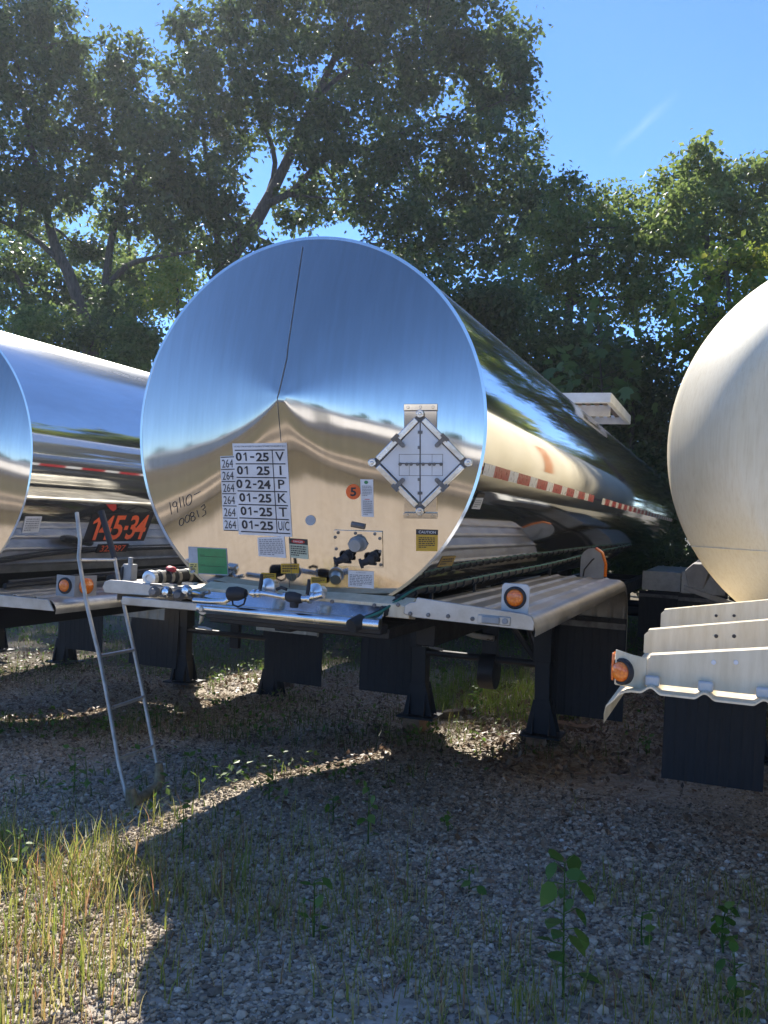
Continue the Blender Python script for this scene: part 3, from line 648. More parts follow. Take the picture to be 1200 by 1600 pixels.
# ---- bumper under the head
bz = 1.232; bx0, bx1 = -.36, .48
bp = MB(); bp.prism([(bx0-.05, -.02, bz+.01), (bx0-.05, -.10, bz+.02), (bx0-.05, -.105, bz+.075), (bx0-.05, -.02, bz+.10)], (bx1-bx0+.16, 0, 0)); bp.build('skirt_plate', M['cream_metal'], mid, bevel=.003)
bs = MB(); bs.prism([(bx0-.01, -.107, bz+.062), (bx0-.01, -.160, bz+.016), (bx0-.01, -.160, bz+.002), (bx0-.01, -.107, bz+.048)], (bx1-bx0+.02, 0, 0)); bs.build('step_flange', M['chrome'], mid, bevel=.002)
bt = MB(); bt.tube([(bx0-.01, -.168, bz-.006), (bx1+.01, -.168, bz-.006)], .024, 16); bt.build('bumper_tube', M['chrome'], mid, 40)
bb = MB(); bb.box(((bx0+bx1)/2, -.09, bz-.035), (bx1-bx0, .08, .04)); bb.box((0, 1.2, 1.16), (.9, 2.3, .05)); bb.box((-.40, 2.1, 1.09), (.1, 2.8, .12)); bb.box((.40, 2.1, 1.09), (.1, 2.8, .12)); bb.box((0, 3.2, 1.08), (1.25, .14, .14))
bb.build('coupler_frame', M['black'], mid, bevel=.006)
bl = MB()
for px, py in ((519, 940), (585, 946), (397, 931), (622, 945)): bl.lathe(hit(C, px, py, 'y', -.106), (0, -1, 0), [(0, .009), (.006, .008), (.008, .001)], 10)
bl.build_each('bolt', M['dull_steel'], mid)
# ---- outlet pipes and valves along the bottom of the head
yv = -.215; V3 = lambda px, py, y=yv: hit(C, px, py, 'y', y)
pp = MB(); pp.tube([V3(303, 938), V3(330, 940), V3(352, 940), V3(362, 934), V3(370, 927)], .013, 12); pp.tube([V3(392, 927), V3(412, 927), V3(440, 932), V3(478, 936), V3(505, 929)], [.013, .013, .012, .015, .015], 12)
for px, py in ((398, 927), (405, 927), (446, 932), (452, 933), (484, 936), (490, 932)): pp.cyl(V3(px-2, py), V3(px+2, py), .019, n=14)
pp.build('outlet_pipe', M['chrome'], mid, 40)
cp = MB(); cp.lathe(V3(357, 928), V3(388, 927)-V3(357, 928), [(0, .024), (.006, .030), (.045, .031), (.065, .026), (.085, .018), (.09, .001)], 20); cp.build('hose_cap', M['rubber'], mid, 40)
ch = MB(); ch.tube([V3(363, 938), V3(364, 945), V3(372, 948), V3(381, 944), V3(384, 934)], .004, 6); ch.build('cap_lanyard', M['rubber'], mid)
for px, py in ((423, 917), (497, 925)):
    v_ = MB(); v_.lathe(V3(px, py, -.15), (-.15, -1, 0), [(-.03, .026), (.012, .028), (.015, .038), (.024, .038), (.028, .026), (.04, .016), (.043, .001)], 24); vo = v_.build('valve_body', M['alu_bright'], mid, 40)
    lv = MB(); lv.tube([V3(px-17, py+4), V3(px-15, py-6), V3(px-14, py-20)], [.008, .009, .007], 8); lv.build('lever', M['rubber'], vo, 40)
ct = MB(); ct.lathe(V3(446, 931), V3(478, 938)-V3(446, 931), [(0, .015), (.015, .022), (.04, .025), (.065, .022), (.08, .015), (.09, .001)], 16); ct.tube([V3(432, 921), V3(440, 918), V3(448, 921)], .007, 8); ct.lathe(V3(460, 938), (0, 0, -1), [(0, .02), (.03, .018), (.032, .001)], 12); ct.build('drain_valve', M['rubber'], mid, 40)
# ---- left front fender, with storage tube and air couplings
FZ = 1.305; FL = 1.29
fender(mid, -1, .40, 1.0, .15, 3.32, FL-.03, M['alu'], 3)
fl = MB(); fl.prism([(-.41, -.125, FL-.035), (-.41, -.125, FL+.005), (-.80, -.125, FL+.02), (-.89, -.125, FL+.018), (-.92, -.125, FL+.008), (-.93, -.125, FL-.02), (-.915, -.125, FL-.045)], (0, .012, 0)); fl.prism([(-.41, -.11, FL-.005), (-.88, -.11, FL+.012), (-.88, .5, FL+.012), (-.41, .5, FL-.005)], (0, 0, -.006))
fl.build_each('fender_flange', M['alu'], mid, bevel=.004)
fl = MB(); fl.prism([(-.36, -.16, FL-.045), (-.79, -.16, FL-.048), (-.79, -.16, FL-.088), (-.36, -.16, FL-.082)], (0, .03, 0)); fl.build('fender_beam', M['alu'], mid, bevel=.004)
ht = MB(); a = hit(C, 233, 904, 'y', -.10); a.x = min(a.x, -.6); dirv = Vector((.02, 1, 0))
ht.lathe(a, dirv, [(.012, .010), (.004, .024), (.0, .034), (.03, .034), (1.1, .034)], 22); tb = ht.build('hose_storage_tube', M['loom'], mid, 40)
ce = MB(); ce.lathe(a, dirv, [(-.002, .014), (-.006, .017), (-.007, .030), (-.003, .037), (.022, .038), (.024, .034)], 22)
ce.build('end_cap', M['alu_bright'], tb, 40)
ce = MB()
for q in (.07, .14, .20, .29, .40, .5): ce.lathe(a+dirv*q, dirv, [(-.012, .0345), (-.012, .037), (.012, .037), (.012, .0345)], 18)
ce.build_each('tape_wrap', M['alu'], tb, 40)
rd = MB(); rd.lathe(a+Vector((.02, .14, .032)), (.2, 0, 1), [(0, .024), (.012, .026), (.02, .018), (.022, .001)], 14); rd.build('red_coupling', M['red'], mid, 40)
for i, (px, py) in enumerate(((243, 925), (262, 925), (281, 930), (293, 923))):
    gh = MB(); p = hit(C, px, py, 'y', -.17)
    gh.lathe(p, (.3, -1, .1), [(-.03, .018), (.0, .024), (.02, .026), (.03, .018), (.04, .014), (.042, .001)], 14); gh.box(p+Vector((.01, .0, .032)), (.06, .035, .012)); gh.tube([p, p+Vector((.05, .03, -.012)), p+Vector((.10, .02, 0))], .010, 8)
    gh.build('air_coupling', M['chrome'] if i in (1, 3) else M['dull_steel'], mid, 40)
fb = MB(); p = hit(C, 203, 895, 'y', .05); fb.box(p+Vector((0, 0, -.0)), (.05, .05, .085)); fb.tube([p+Vector((0, 0, .04)), p+Vector((0, -.0, .075))], .012, 8); fb.tube([p+Vector((-.02, 0, -.04)), p+Vector((-.03, 0, -.075))], .015, 8)
lamp_part(mid, 'lamp_bracket', fb, M['grey_plate'], p+Vector((-.027, 0, 0)), (-1, -.2, 0), .030)
dr = MB(); dr.lathe(hit(C, 319, 951, 'y', -.17), (0, -1, 0), [(0, .022), (.012, .026), (.014, .012), (.03, .010), (.032, .001)], 14); dr.tube([hit(C, 316, 962, 'y', -.12), hit(C, 314, 970, 'y', -.12), hit(C, 311, 975, 'y', -.12)], [.012, .008, .003], 8); dr.tube([hit(C, 310, 980, 'y', -.1), hit(C, 320, 981, 'y', -.1), hit(C, 331, 984, 'y', -.1)], [.006, .007, .006], 6); dr.build_each('drain_cock', M['alu'], mid, 40)
# ---- right front fender
fender(mid, 1, .56, 1.06, -.12, 3.36, FZ, M['alu'], 4)
fl = MB(); fl.prism([(.575, -.135, FZ-.030), (.58, -.135, FZ+.005), (.60, -.135, FZ+.018), (.625, -.135, FZ+.022), (.63, -.135, FZ+.040), (1.07, -.135, FZ+.012), (1.10, -.135, FZ+.004), (1.112, -.135, FZ-.02), (1.11, -.135, FZ-.052), (.62, -.135, FZ-.042)], (0, .012, 0))
flo = fl.build('fender_flange', M['alu'], mid, bevel=.003)
rv = MB()
for px, py in ((641, 959), (669, 961), (700, 963), (738, 967)): rv.lathe(hit(C, px, py, 'y', -.136), (0, -1, 0), [(0, .009), (.005, .008), (.007, .001)], 10)
rv.build_each('rivet', M['dull_steel'], flo)
ml = MB(); p = hit(C, 772, 969, 'y', -.137); ml.box(p, (.13, .012, .034)); mlo = ml.build('marker_lamp', M['alu'], mid, bevel=.003); m2 = MB(); m2.box(p+Vector((-.012, -.009, 0)), (.07, .014, .026)); m2.cyl(p+Vector((.045, -.006, 0)), p+Vector((.045, -.012, 0)), .012, n=12); m2.build('lens', M['grey_plate'], mlo, bevel=.004)
lb = MB(); p = hit(C, 805, 934, 'y', -.08); w = .056
lb.prism([p+Vector((-w, 0, -.068)), p+Vector((w, 0, -.068)), p+Vector((w, 0, .044)), p+Vector((w*.8, 0, .056)), p+Vector((-w*.8, 0, .056)), p+Vector((-w, 0, .044))], (0, .006, 0)); lb.box(p+Vector((0, .04, -.066)), (2*w, .08, .006))
lamp_part(mid, 'lamp_bracket', lb, M['lamp_plate'], p, (.0, -1, 0), .034, 'pale bracket with round amber marker lamp')
tp = MB(); p = hit(C, 924, 914, 'y', 3.0); p.z = FZ; hgt = .215; w = .085            # rounded plate at the rear of the fender
pol = [p+Vector((-w, 0, 0)), p+Vector((w, 0, 0)), p+Vector((w, 0, hgt-w))] + [p+Vector((w*math.cos(t), 0, hgt-w+w*math.sin(t))) for t in [math.pi*i/12 for i in range(1, 12)]] + [p+Vector((-w, 0, hgt-w))]
tp.prism(pol, (0, .02, 0)); tpo = tp.build('rounded_lamp_plate', M['grey_plate'], mid, bevel=.002)
rl = MB(); rl.tube([p+Vector((w*.2, .01, hgt)), p+Vector((w*.75, .01, hgt-.03)), p+Vector((w+.006, .01, hgt-.11)), p+Vector((w+.006, .01, hgt-.2))], .013, 8); rl.build('lens', M['amber'], tpo); cb_ = MB(); cb_.tube([p+Vector((-.06, -.01, .01)), p+Vector((-.05, -.03, .06)), p+Vector((.0, -.02, .13)), p+Vector((.01, 0, .14))], .005, 6); cb_.build('cable', M['rubber'], tpo)
cx = MB(); cx.tube([(1.09, 3.33, FZ-.16), (1.06, 3.33, FZ-.62)], .012, 8); cx.build('flap_rod', M['alu'], mid)
for s in (-1, 1): mud_flap(mid, s*.78+.05, .56, 3.32, 1.0, .235)
for s in (-1, 1): landing_leg(mid, s*.49+.02, 3.22, .105 if s < 0 else .085, 1.10)
br = MB(); zc_ = .62
br.tube([(-.44, 3.2, zc_), (.50, 3.2, zc_)], .028, 10); br.tube([(-.46, 3.24, zc_+.02), (-.15, 3.9, 1.0)], .02, 8); br.tube([(.47, 3.24, zc_+.02), (.18, 3.9, 1.0)], .02, 8); br.tube([(.46, 3.2, zc_+.03), (.18, 3.2, 1.0)], .022, 8); br.box((0.1, 3.24, .74), (.12, .05, .5)); br.lathe((.1, 3.24, .52), (1, 0, 0), [(-.06, .14), (.06, .14)], 20); br.build('leg_brace', M['black'], mid, 40)
wr = MB(); wr.tube([(-.40, 3.15, 1.03), (-.44, 3.14, .75), (-.41, 3.14, .68), (-.22, 3.14, .84), (-.20, 3.14, .90)], .010, 8); wr.tube([(-.42, 3.13, .68), (-.25, 3.13, .66)], .010, 8); wr.tube([(-.17, 3.1, .90), (-.13, 3.1, .835), (.0, 3.1, .80), (.16, 3.1, .79)], .022, 8); wr.build('crank_handle', M['alu_bright'], mid, 40)
# ---- cable loom with green air hose along the lower right side
def side_at(px, py, x): return hit(C, px, py, 'x', x)
lp = [Vector((.40, -.16, bz+.00)), Vector((.47, -.12, bz+.035)), Vector((.55, .05, bz+.12)), side_at(690, 917, .58), side_at(760, 902, .61), side_at(860, 882, .63), side_at(930, 864, .65), side_at(985, 852, .65)]
def smooth_path(P, n=8):
    out = []
    for i in range(len(P)-1):
        p0, p1, p2, p3 = P[max(i-1, 0)], P[i], P[i+1], P[min(i+2, len(P)-1)]
        for k in range(n):
            t = k/n; out.append(.5*((2*p1)+(p2-p0)*t+(2*p0-5*p1+4*p2-p3)*t*t+(3*p1-p0-3*p2+p3)*t**3))
    return out+[P[-1]]
sp = smooth_path(lp, 10)
lm = MB(); lm.tube(sp, .017, 10); lm.cyl(sp[0]-Vector((.02, .05, .02)), sp[1], .030, n=16); loom = lm.build('cable_loom', M['loom'], mid, 50, label='black cable loom with a green air hose')
gh = MB(); gh.tube([p+Vector((.013, -.012, .012)) for p in sp], .0055, 8); gh.build('air_hose', M['green_hose'], loom)
ri = MB(); acc = 0
for i in range(4, len(sp)-1):
    acc += (sp[i+1]-sp[i]).length
    if acc > .085: acc = 0; t = (sp[i+1]-sp[i]).normalized(); ri.cyl(sp[i]-t*.007, sp[i]+t*.007, .0235, n=12)
for i in (20, 27, 38, 50): ri.box(sp[i]+Vector((0, 0, -.045)), (.012, .02, .10))
ri.build_each('loom_clip', M['loom'], loom)
# ---- walkway on top
wk = MB(); pw = Vector((0, 0, 0)); wy0, wy1 = 5.5, 7.3; zt = ZC+R+.02
a0 = hit(C, 950, 622, 'y', wy0); zt = a0.z; x1 = hit(C, 955, 625, 'y', wy0).x
wk.box((x1-.55, wy0, zt), (1.1, .05, .10)); wk.box((x1-.55, wy1, zt), (1.1, .05, .10)); wk.box((x1-.02, (wy0+wy1)/2, zt), (.05, wy1-wy0, .10)); wk.box((x1-1.1, (wy0+wy1)/2, zt), (.05, wy1-wy0, .10)); wk.box((x1-.6, wy0+.75, zt-.03), (1.0, .03, .12)); wk.box((x1-.80, wy0+.2, zt-.12), (.06, .3, .22)); wk.box((x1-.45, wy1-.1, zt-.10), (.06, .06, .20)); wk.box((x1-.85, wy0+.1, zt+.075), (.5, .2, .04))
wko = wk.build('top_walkway', M['white_metal'], mid, bevel=.006)
n_s = 11
sl_ = MB()
for i in range(n_s): sl_.box((x1-.06-1.0*i/n_s, (wy0+wy1)/2, zt+.035), (.045, wy1-wy0-.05, .012))
sl_.build_each('walkway_slat', M['slat'], wko)
running_gear(mid, (9.9, 11.2))

# ================================================================== the left tanker trailer
LX, LY = -2.72, .40
L = Matrix.Translation((0, 0, -.07)) @ frame(LX-.061, LY)
left = empty('tanker_trailer', L, 'polished steel tank trailer at the left edge carrying the orange red number 145-34', 'tank trailer', 'tank trailers parked side by side')
make_shell(left, .012, 12.6); make_head(left)
rb = MB(); ring(rb, -.004, R, .018, .003); rb.build('rim_band', M['skin'], left, 30)
tape(left, -1, .05, 12.3, ZC-.1)
def lside(px, py, lift=0.0):
    Mi = L.inverted(); o = Mi @ ORG; dd = Mi.to_3x3() @ ray(px, py); rr = R+lift
    a = dd.x**2+dd.z**2; b = 2*(o.x*dd.x+(o.z-ZC)*dd.z); c = o.x**2+(o.z-ZC)**2-rr**2; t = (-b-math.sqrt(max(b*b-4*a*c, 0)))/(2*a); return o+dd*t
d = Decal(quad_fn(lside, [(130, 847), (225, 845), (241, 801), (145, 803)])); d.back(lift=.003, n=10)
for t, u0, u1 in (('1', .06, .19), ('4', .20, .40), ('5', .40, .58), ('-', .60, .66), ('3', .66, .80), ('4', .78, .96)):
    hh = (.06, .92) if t != '-' else (.40, .55); d.text(t, u0, hh[0], u1, hh[1], 0, .02, .009) if t != '1' else d.one(u0, .06, u1, .92, 0, .009)
d.build('number_sign', left, [M['ink']], [M['orange_red']], 'black panel with orange red 145-34')
d = Decal(quad_fn(lside, [(149, 864), (197, 862), (202, 850), (154, 851)])); d.back(lift=.003, n=8); d.text('325897', .12, .12, .92, .88, 0, .01, .007)
d.build('number_sign', left, [M['ink']], [M['orange_red']], 'small black panel with orange red 325897')
d = Decal(quad_fn(lside, [(168, 799), (183, 799), (182, 788), (166, 788)])); d.sheet.add([d.fn(u, v_, .003) for u, v_ in ((0, 1), (1, 1), (.95, .3), (.6, 0), (.3, .3))], [(0, 1, 2, 3, 4)]); d.build('red_sticker', left, [M['redprint']])
d = Decal(quad_fn(lside, [(34, 833), (60, 832), (66, 807), (40, 807)])); d.back(lift=.003); d.lines(.1, .1, .9, .9, 6); d.build('paper_notice', left, [M['paper']], [M['greyprint']])
fender(left, 1, .50, 1.10, -.10, 3.3, 1.285, M['alu'], 4); fender(left, -1, .50, 1.0, -.10, 3.3, 1.285, M['alu'], 4)
fl = MB(); fl.prism([(.5, -.115, 1.215), (.5, -.115, 1.285), (1.11, -.115, 1.285), (1.15, -.115, 1.225)], (0, .012, 0)); fl.prism([(-.5, -.115, 1.215), (-.5, -.115, 1.285), (-1.02, -.115, 1.285), (-1.05, -.115, 1.225)], (0, .012, 0)); fl.build_each('fender_flange', M['alu'], left, bevel=.003)
lbm = MB(); pa = hit(L, 103, 930, 'y', .0); zb = 1.297
A, B_, D_ = Vector((pa.x-.07, 0, 0)), Vector((pa.x+.055, -.0, 0)), Vector((pa.x+.085, .14, 0))
for a, b in ((A, B_), (B_, D_)): lbm.prism([Vector((a.x, a.y, zb)), Vector((b.x, b.y, zb)), Vector((b.x, b.y, zb+.115)), Vector((a.x, a.y, zb+.115))], (0, .006, 0))
lbo = lamp_part(left, 'lamp_bracket', lbm, M['grey_plate'], (A+B_)/2+Vector((0, -.002, zb+.058)), (0, -1, 0), .034, 'corner bracket with two amber marker lamps')
n2 = Vector((.97, -.2, 0)); c2 = (B_+D_)/2+Vector((.004, .0, zb+.058)); l2 = MB(); l2.lathe(c2, n2, [(0, .046), (.012, .045), (.02, .036), (.024, .02), (.0245, .001)], 26); l2.build('lens', M['amber'], lbo, 60)
lm = MB(); q = [Vector((.60, .1, 1.31)), Vector((.68, .8, 1.335)), Vector((.70, 2, 1.35)), Vector((.72, 4.5, 1.37))]; lm.tube(smooth_path(q), .017, 8); lm.tube([p+Vector((.03, 0, .028)) for p in smooth_path(q)], .008, 6); lm.lathe(Vector((.84, .75, 1.335)), (-.3, 1, .0), [(0, .03), (.02, .042), (.08, .044), (.10, .034), (.25, .032), (.26, .001)], 16); lm.build('cable_loom', M['loom'], left, 50)
for s in (-1, 1): mud_flap(left, s*.78, .56, 3.55, 1.0, .235); landing_leg(left, s*.49, 3.62, .085-s*.015, 1.10)
bb = MB(); bb.box((0, 1.6, 1.10), (1.0, 3.4, .12)); bb.box((0, 3.5, 1.08), (1.25, .14, .14)); bb.box((0, -.1, 1.12), (1.0, .14, .12)); bb.tube([(-.44, 3.6, .62), (.50, 3.6, .62)], .028, 8); bb.box((.1, 3.62, .74), (.1, .05, .5)); bb.build('coupler_frame', M['black'], left, bevel=.006)
running_gear(left, (9.9, 11.2))

# one more tanker added beyond it to shade the ground; only its legs and flaps show below
def copy_tree(o, parent=None):
    c = o.copy(); COL.objects.link(c)
    if parent is not None: c.parent = parent
    for k in list(o.children): copy_tree(k, c)
    return c
bpy.context.view_layer.update()
fourth = copy_tree(left); fourth.matrix_world = frame(LX-2.85, LY+.4); fourth['label'] = 'farthest steel tank trailer, added to shade the ground, hidden behind the one numbered 145-34, seen only underneath'
# ================================================================== the right bulk trailer
RX, RY = 2.47, 0
RM = frame(RX-.061, RY)
right = empty('tanker_trailer', RM, 'cream bulk tank trailer at the right edge with rounded dome front and stepped fender plates', 'tank trailer', 'tank trailers parked side by side')
RR, RZ, RY0 = .985, 2.02, 1.15
mb = MB(); na = 128; vs = []; fs = []
def dome_h(q):                                            # dished middle, a soft crease, then a rounded shoulder
    if q > .68: u = (1-q)/.32; return .34*math.sin(math.pi/2*u*.8)/math.sin(math.pi/2*.8)
    return .34+.075*(1-(q/.68)**2)
prof = [(-dome_h(k/50), RR*k/50) for k in range(51)]
prof += [(.04, RR), (.3, RR)] + [(.3+11.0*(k/20), RR) for k in range(1, 21)] + [(11.3+.5*math.sin(math.pi/2*k/8), RR*math.cos(math.pi/2*k/8)+.001) for k in range(1, 9)]
for y, r in prof:
    for i in range(na):
        t = 2*math.pi*i/na; vs.append((max(r, .001)*math.cos(t), RY0+y, RZ+max(r, .001)*math.sin(t)))
for j in range(len(prof)-1): fs += [(j*na+i, j*na+(i+1) % na, (j+1)*na+(i+1) % na, (j+1)*na+i) for i in range(na)]
mb.add(vs, fs); mb.build('tank_shell', M['cream'], right, 60)
def dome_y(x, z): 
    q = min(math.hypot(x, z-RZ)/RR, 1); return RY0-dome_h(q)
sm = MB(); zz = RZ-.50; pts = []
for i in range(25):
    x = -math.sqrt(RR**2-.5**2)*.995*(1-i/12.0); z = zz; pts.append((x, dome_y(x, z)-.002, z))
sm.tube(pts, .004, 6); sm.build('dome_seam', M['cream'], right)
tape(right, -1, RY0+.2, RY0+11, RZ-.30, RR, RZ)
pl = MB(); vs = []
for yy in (RY0+3.2, RY0+3.62):
    for j in range(7):
        t = math.pi - math.radians(8) + math.radians(24)*(j/6-.5); vs.append(((RR+.004)*math.cos(t), yy, RZ+(RR+.004)*math.sin(t)))
pl.add(vs, [(j, j+1, j+8, j+7) for j in range(6)]); pl.build('orange_placard', flat('faded_orange_vinyl', (.55, .22, .08)), right, 0)
# fender sheet with three upright cross plates
ZF = 1.185; fx0 = .52; hw = RX-1.46
YF = hit(RM, 1010, 1078, 'z', ZF).y
xl = hit(RM, 1008, 1075, 'y', YF).x
RIBX = [hit(RM, px, py, 'y', YF+.02).x for px, py in ((1019, 1072), (1102, 1083), (1193, 1095))]; RIBX += [RIBX[2]+.13*k for k in (1, 2, 3, 4, 5)]
sheet = MB(); n = 140; prof = []; xo = xl-.03; xi = -.35
for i in range(n+1):
    u = i/n; x = xo+(xi-xo)*u; b = 0
    for c in RIBX:
        dd = abs(x-c)/.026
        if dd < 1: b = .014*(.5+.5*math.cos(math.pi*dd))
    prof.append((x, 0, b))
lip = [(xo-.055*math.sin(a)-.01*(a > 1), 0, -.075*(1-math.cos(a))) for a in [math.pi*.55*i/6 for i in range(6, 0, -1)]]
P_ = [Vector(p)+Vector((0, 0, ZF)) for p in lip+prof]
sheet.sweep(P_, (0, YF-.03, 0), (0, YF+2.75, 0), (0, 0, -.005)); sheet.build('front_fender', M['cream_metal'], right, 50, label='white corrugated fender sheet with rolled lip')
for (pxl, ytop, ybot, pxr, yrt, yy) in ((1008, 1026, 1073, 1200, 1017, 0), (1007, 986, 1018, 1200, 971, .5), (1033, 954, 980, 1200, 939, 1.0)):
    if yy == 0: y = YF+.03
    else: y = hit(RM, pxl, ybot+3, 'z', ZF+.01).y
    a = hit(RM, pxl, ytop, 'y', y); b = hit(RM, pxl, ybot, 'y', y); c = hit(RM, pxr, yrt, 'y', y); k = (c.z-a.z)/(c.x-a.x); xe = -.30; ze = a.z+k*(xe-a.x)
    m_ = MB(); z0 = ZF+.012
    m_.prism([(a.x, y, z0), (xe, y, z0), (xe, y, ze), (a.x+.012, y, a.z), (a.x, y, a.z-.012)], (0, .006, 0))
    m_.prism([(a.x+.012, y, a.z-.001), (xe, y, ze-.001), (xe, y+.05, ze-.001), (a.x+.012, y+.05, a.z-.001)], (0, 0, .006))
    for px in ((1115, 1150) if yy == 0 else (1119, 1147)):
        q = hit(RM, px, ytop+ (9 if yy == 0 else 8), 'y', y); m_.mat(2 if yy == 0 else 1); m_.cyl(q+Vector((0, -.002, 0)), q+Vector((0, -.0005, 0)), .006, n=12); m_.mat(0)  # discs for holes: white paints light showing through, black paints the dark ones
    m_.build('cross_plate', [M['cream_metal'], M['ink'], M['paper']], right, bevel=.002)
tabs = MB()
for px, py in ((1019, 1072), (1102, 1083), (1193, 1095)): 
    q = hit(RM, px, py, 'y', YF+.02); tabs.box(Vector((q.x, YF+.016, ZF+.022)), (.036, .02, .026))
tabs.build_each('rib_tab', M['lamp_plate'], right, bevel=.005)
lbm = MB(); p0 = hit(RM, 961, 1043, 'y', YF-.01); p1 = Vector((xl+.0, YF+.025, 0)); z0, z1 = hit(RM, 961, 1076, 'y', YF-.01).z, hit(RM, 958, 1014, 'y', YF-.01).z
lbm.prism([(p0.x, YF-.012, z0+.01), (p1.x, p1.y-.002, z0), (p1.x, p1.y-.002, z1-.02), ((p0.x+p1.x)/2, YF+.006, z1-.012), (p0.x, YF-.012, z1)], (0, .006, 0))
nn = Vector((-.6, -1, 0)).normalized(); pc = hit(RM, 974, 1049, 'y', YF-.004)
lbo = lamp_part(right, 'lamp_bracket', lbm, M['cream_metal'], pc+nn*.004, nn, .0255, 'white bracket with round amber marker lamp')
l2 = MB(); l2.prism([(p0.x-.002, YF-.010, z0+.02), (p0.x-.002, YF+.03, z0+.02), (p0.x-.002, YF+.03, z1-.01), (p0.x-.002, YF-.010, z1-.01)], (-.007, 0, 0)); l2.build('lens', M['amber'], lbo, bevel=.003)
fy = 1.66; fc = (hit(RM, 1037, 1222, 'y', fy).x+hit(RM, 1187, 1243, 'y', fy).x)/2
mud_flap(right, fc, .52, fy, ZF-.02, .225); mud_flap(right, -fc, .52, fy, ZF-.02, .225)
bb = MB(); bb.box((0, 1.4, 1.02), (.9, 3.4, .1)); bb.box((0, 3.4, 1.02), (1.3, .14, .12)); bb.build('coupler_frame', M['cream_metal'], right, bevel=.006)
for s in (-1, 1): landing_leg(right, s*.49, 3.4, .02, 1.02)
yb = 3.6; q = hit(RM, 1088, 905, 'y', yb); bx = MB(); hx = [(q.x-.055, -.07), (q.x+.055, -.07), (q.x+.085, .06), (q.x+.03, .115), (q.x-.03, .115), (q.x-.085, .06)]
bx.prism([(x, yb, q.z+z) for x, z in hx], (0, 2.2, 0)); bx.build('hose_box', M['grey_plate'], right, bevel=.006)
bm_ = MB(); a, b = hit(RM, 1068, 915, 'y', yb-.02), hit(RM, 1150, 942, 'y', yb-.02); bm_.prism([a, b, b+Vector((0, 0, -.05)), a+Vector((0, 0, -.03))], (0, .06, 0)); bm_.build('hose_box_bracket', M['grey_plate'], right, bevel=.003)
for yy in (8.6, 9.9): pass
running_gear(right, (8.6, 9.9))

# ================================================================== ladder leaning beside the left trailer
fa, fb_ = ground(206, 1262), ground(249, 1236)
ta, tb_ = at_depth(122, 797, fa.y+.5), at_depth(165, 800, fb_.y+.5)
lad = empty('ladder', Matrix.Translation((fa+fb_)/2), 'narrow metal tube ladder leaning beside the left tank trailer, its foot wrapped in tan cloth', 'ladder')
off = (fa+fb_)/2
def lpt(s, t):                                            # s 0 left rail, 1 right rail; t 0 foot .. 1 top
    a, b = (fa, ta) if s == 0 else (fb_, tb_); return a.lerp(b, t)-off
pxr = {0: [(200, 1252), (185, 1191), (171, 1108), (155, 1024), (145, 984), (136, 946), (128, 901), (123, 871), (125, 844), (120, 801)], 1: [(252, 1223), (239, 1163), (225, 1091), (209, 1014), (195, 952), (188, 920), (179, 872), (158, 801)]}
def rail_pt(s, px, py):
    f0, t0 = (fa, ta) if s == 0 else (fb_, tb_); yf, yt = (1262, 797) if s == 0 else (1236, 800); w = (yf-py)/(yf-yt)
    return at_depth(px, py, f0.y+(t0.y-f0.y)*w)-off
for s in (0, 1):
    r_ = MB(); r_.tube([rail_pt(s, *p) for p in pxr[s]], .0105, 10); r_.build('rail', M['ladder'], lad, 50)
gp = MB(); gp.tube([rail_pt(1, 179, 872), rail_pt(1, 158, 799)], [.016, .018], 12); gp.build('rubber_grip', M['rubber'], lad, 50)
for (a, b) in (((124, 874), (179, 874)), ((155, 1024), (209, 1014)), ((171, 1106), (224, 1088)), ((184, 1185), (240, 1165))):
    rg = MB(); p, q = rail_pt(0, *a), rail_pt(1, *b); rg.tube([p, p.lerp(q, .06)+Vector((0, 0, -.004)), p.lerp(q, .93)+Vector((0, 0, -.004)), q], .0095, 8); rg.build('rung', M['alu_bright'], lad, 50)
wc = MB(); p, q = fa-off+Vector((0, 0, .03)), fb_-off+Vector((0, 0, .04)); wc.tube([p+Vector((-.01, 0, .06)), p+Vector((0, 0, -.0)), p.lerp(q, .25)+Vector((0, 0, -.012)), p.lerp(q, .75)+Vector((0, 0, -.01)), q, q+Vector((-.006, .0, .10))], [.022, .034, .024, .024, .030, .018], 10); wc.build('cloth_wrap', M['cloth'], lad, 60)

# ================================================================== timber under and round the legs
def block(name, c, d, rz, mat, label, cat='wood block', tilt=0):
    mb = MB(); mb.box((0, 0, d[2]/2), d); o = mb.build(name, mat, None, bevel=.006); o.matrix_world = Matrix.Translation(c) @ Matrix.Rotation(rz, 4, 'Z') @ Matrix.Rotation(tilt, 4, 'X'); return tag(o, label, cat, None)
def leg_foot(Mx, x, y): return Mx @ Vector((x, y, 0))
a = leg_foot(C, .51, 3.22); b = leg_foot(C, -.47, 3.22)
block('wood_block', (a.x, a.y, 0), (.14, .24, .070), -YAW, M['wood'], 'brown sawn wood block under the right landing leg of the middle tanker')
block('wood_block', (b.x, b.y, .0), (.14, .24, .115), -YAW, M['wood'], 'brown sawn wood block under the left landing leg of the middle tanker')
p = ground(890, 1140); block('plank', p, (.36, .12, .05), -.7, M['wood'], 'short tan plank lying on the dirt just right of the right landing leg', 'plank')
p = ground(872, 1122); block('plank', p, (.32, .16, .08), .2, M['old_wood'], 'grey brown timber offcut against the right landing leg behind the tan plank', 'plank')
p = ground(712, 1120); block('plank', p, (.42, .10, .06), .5, M['old_wood'], 'dark weathered plank beside the left landing leg of the middle tanker', 'plank')
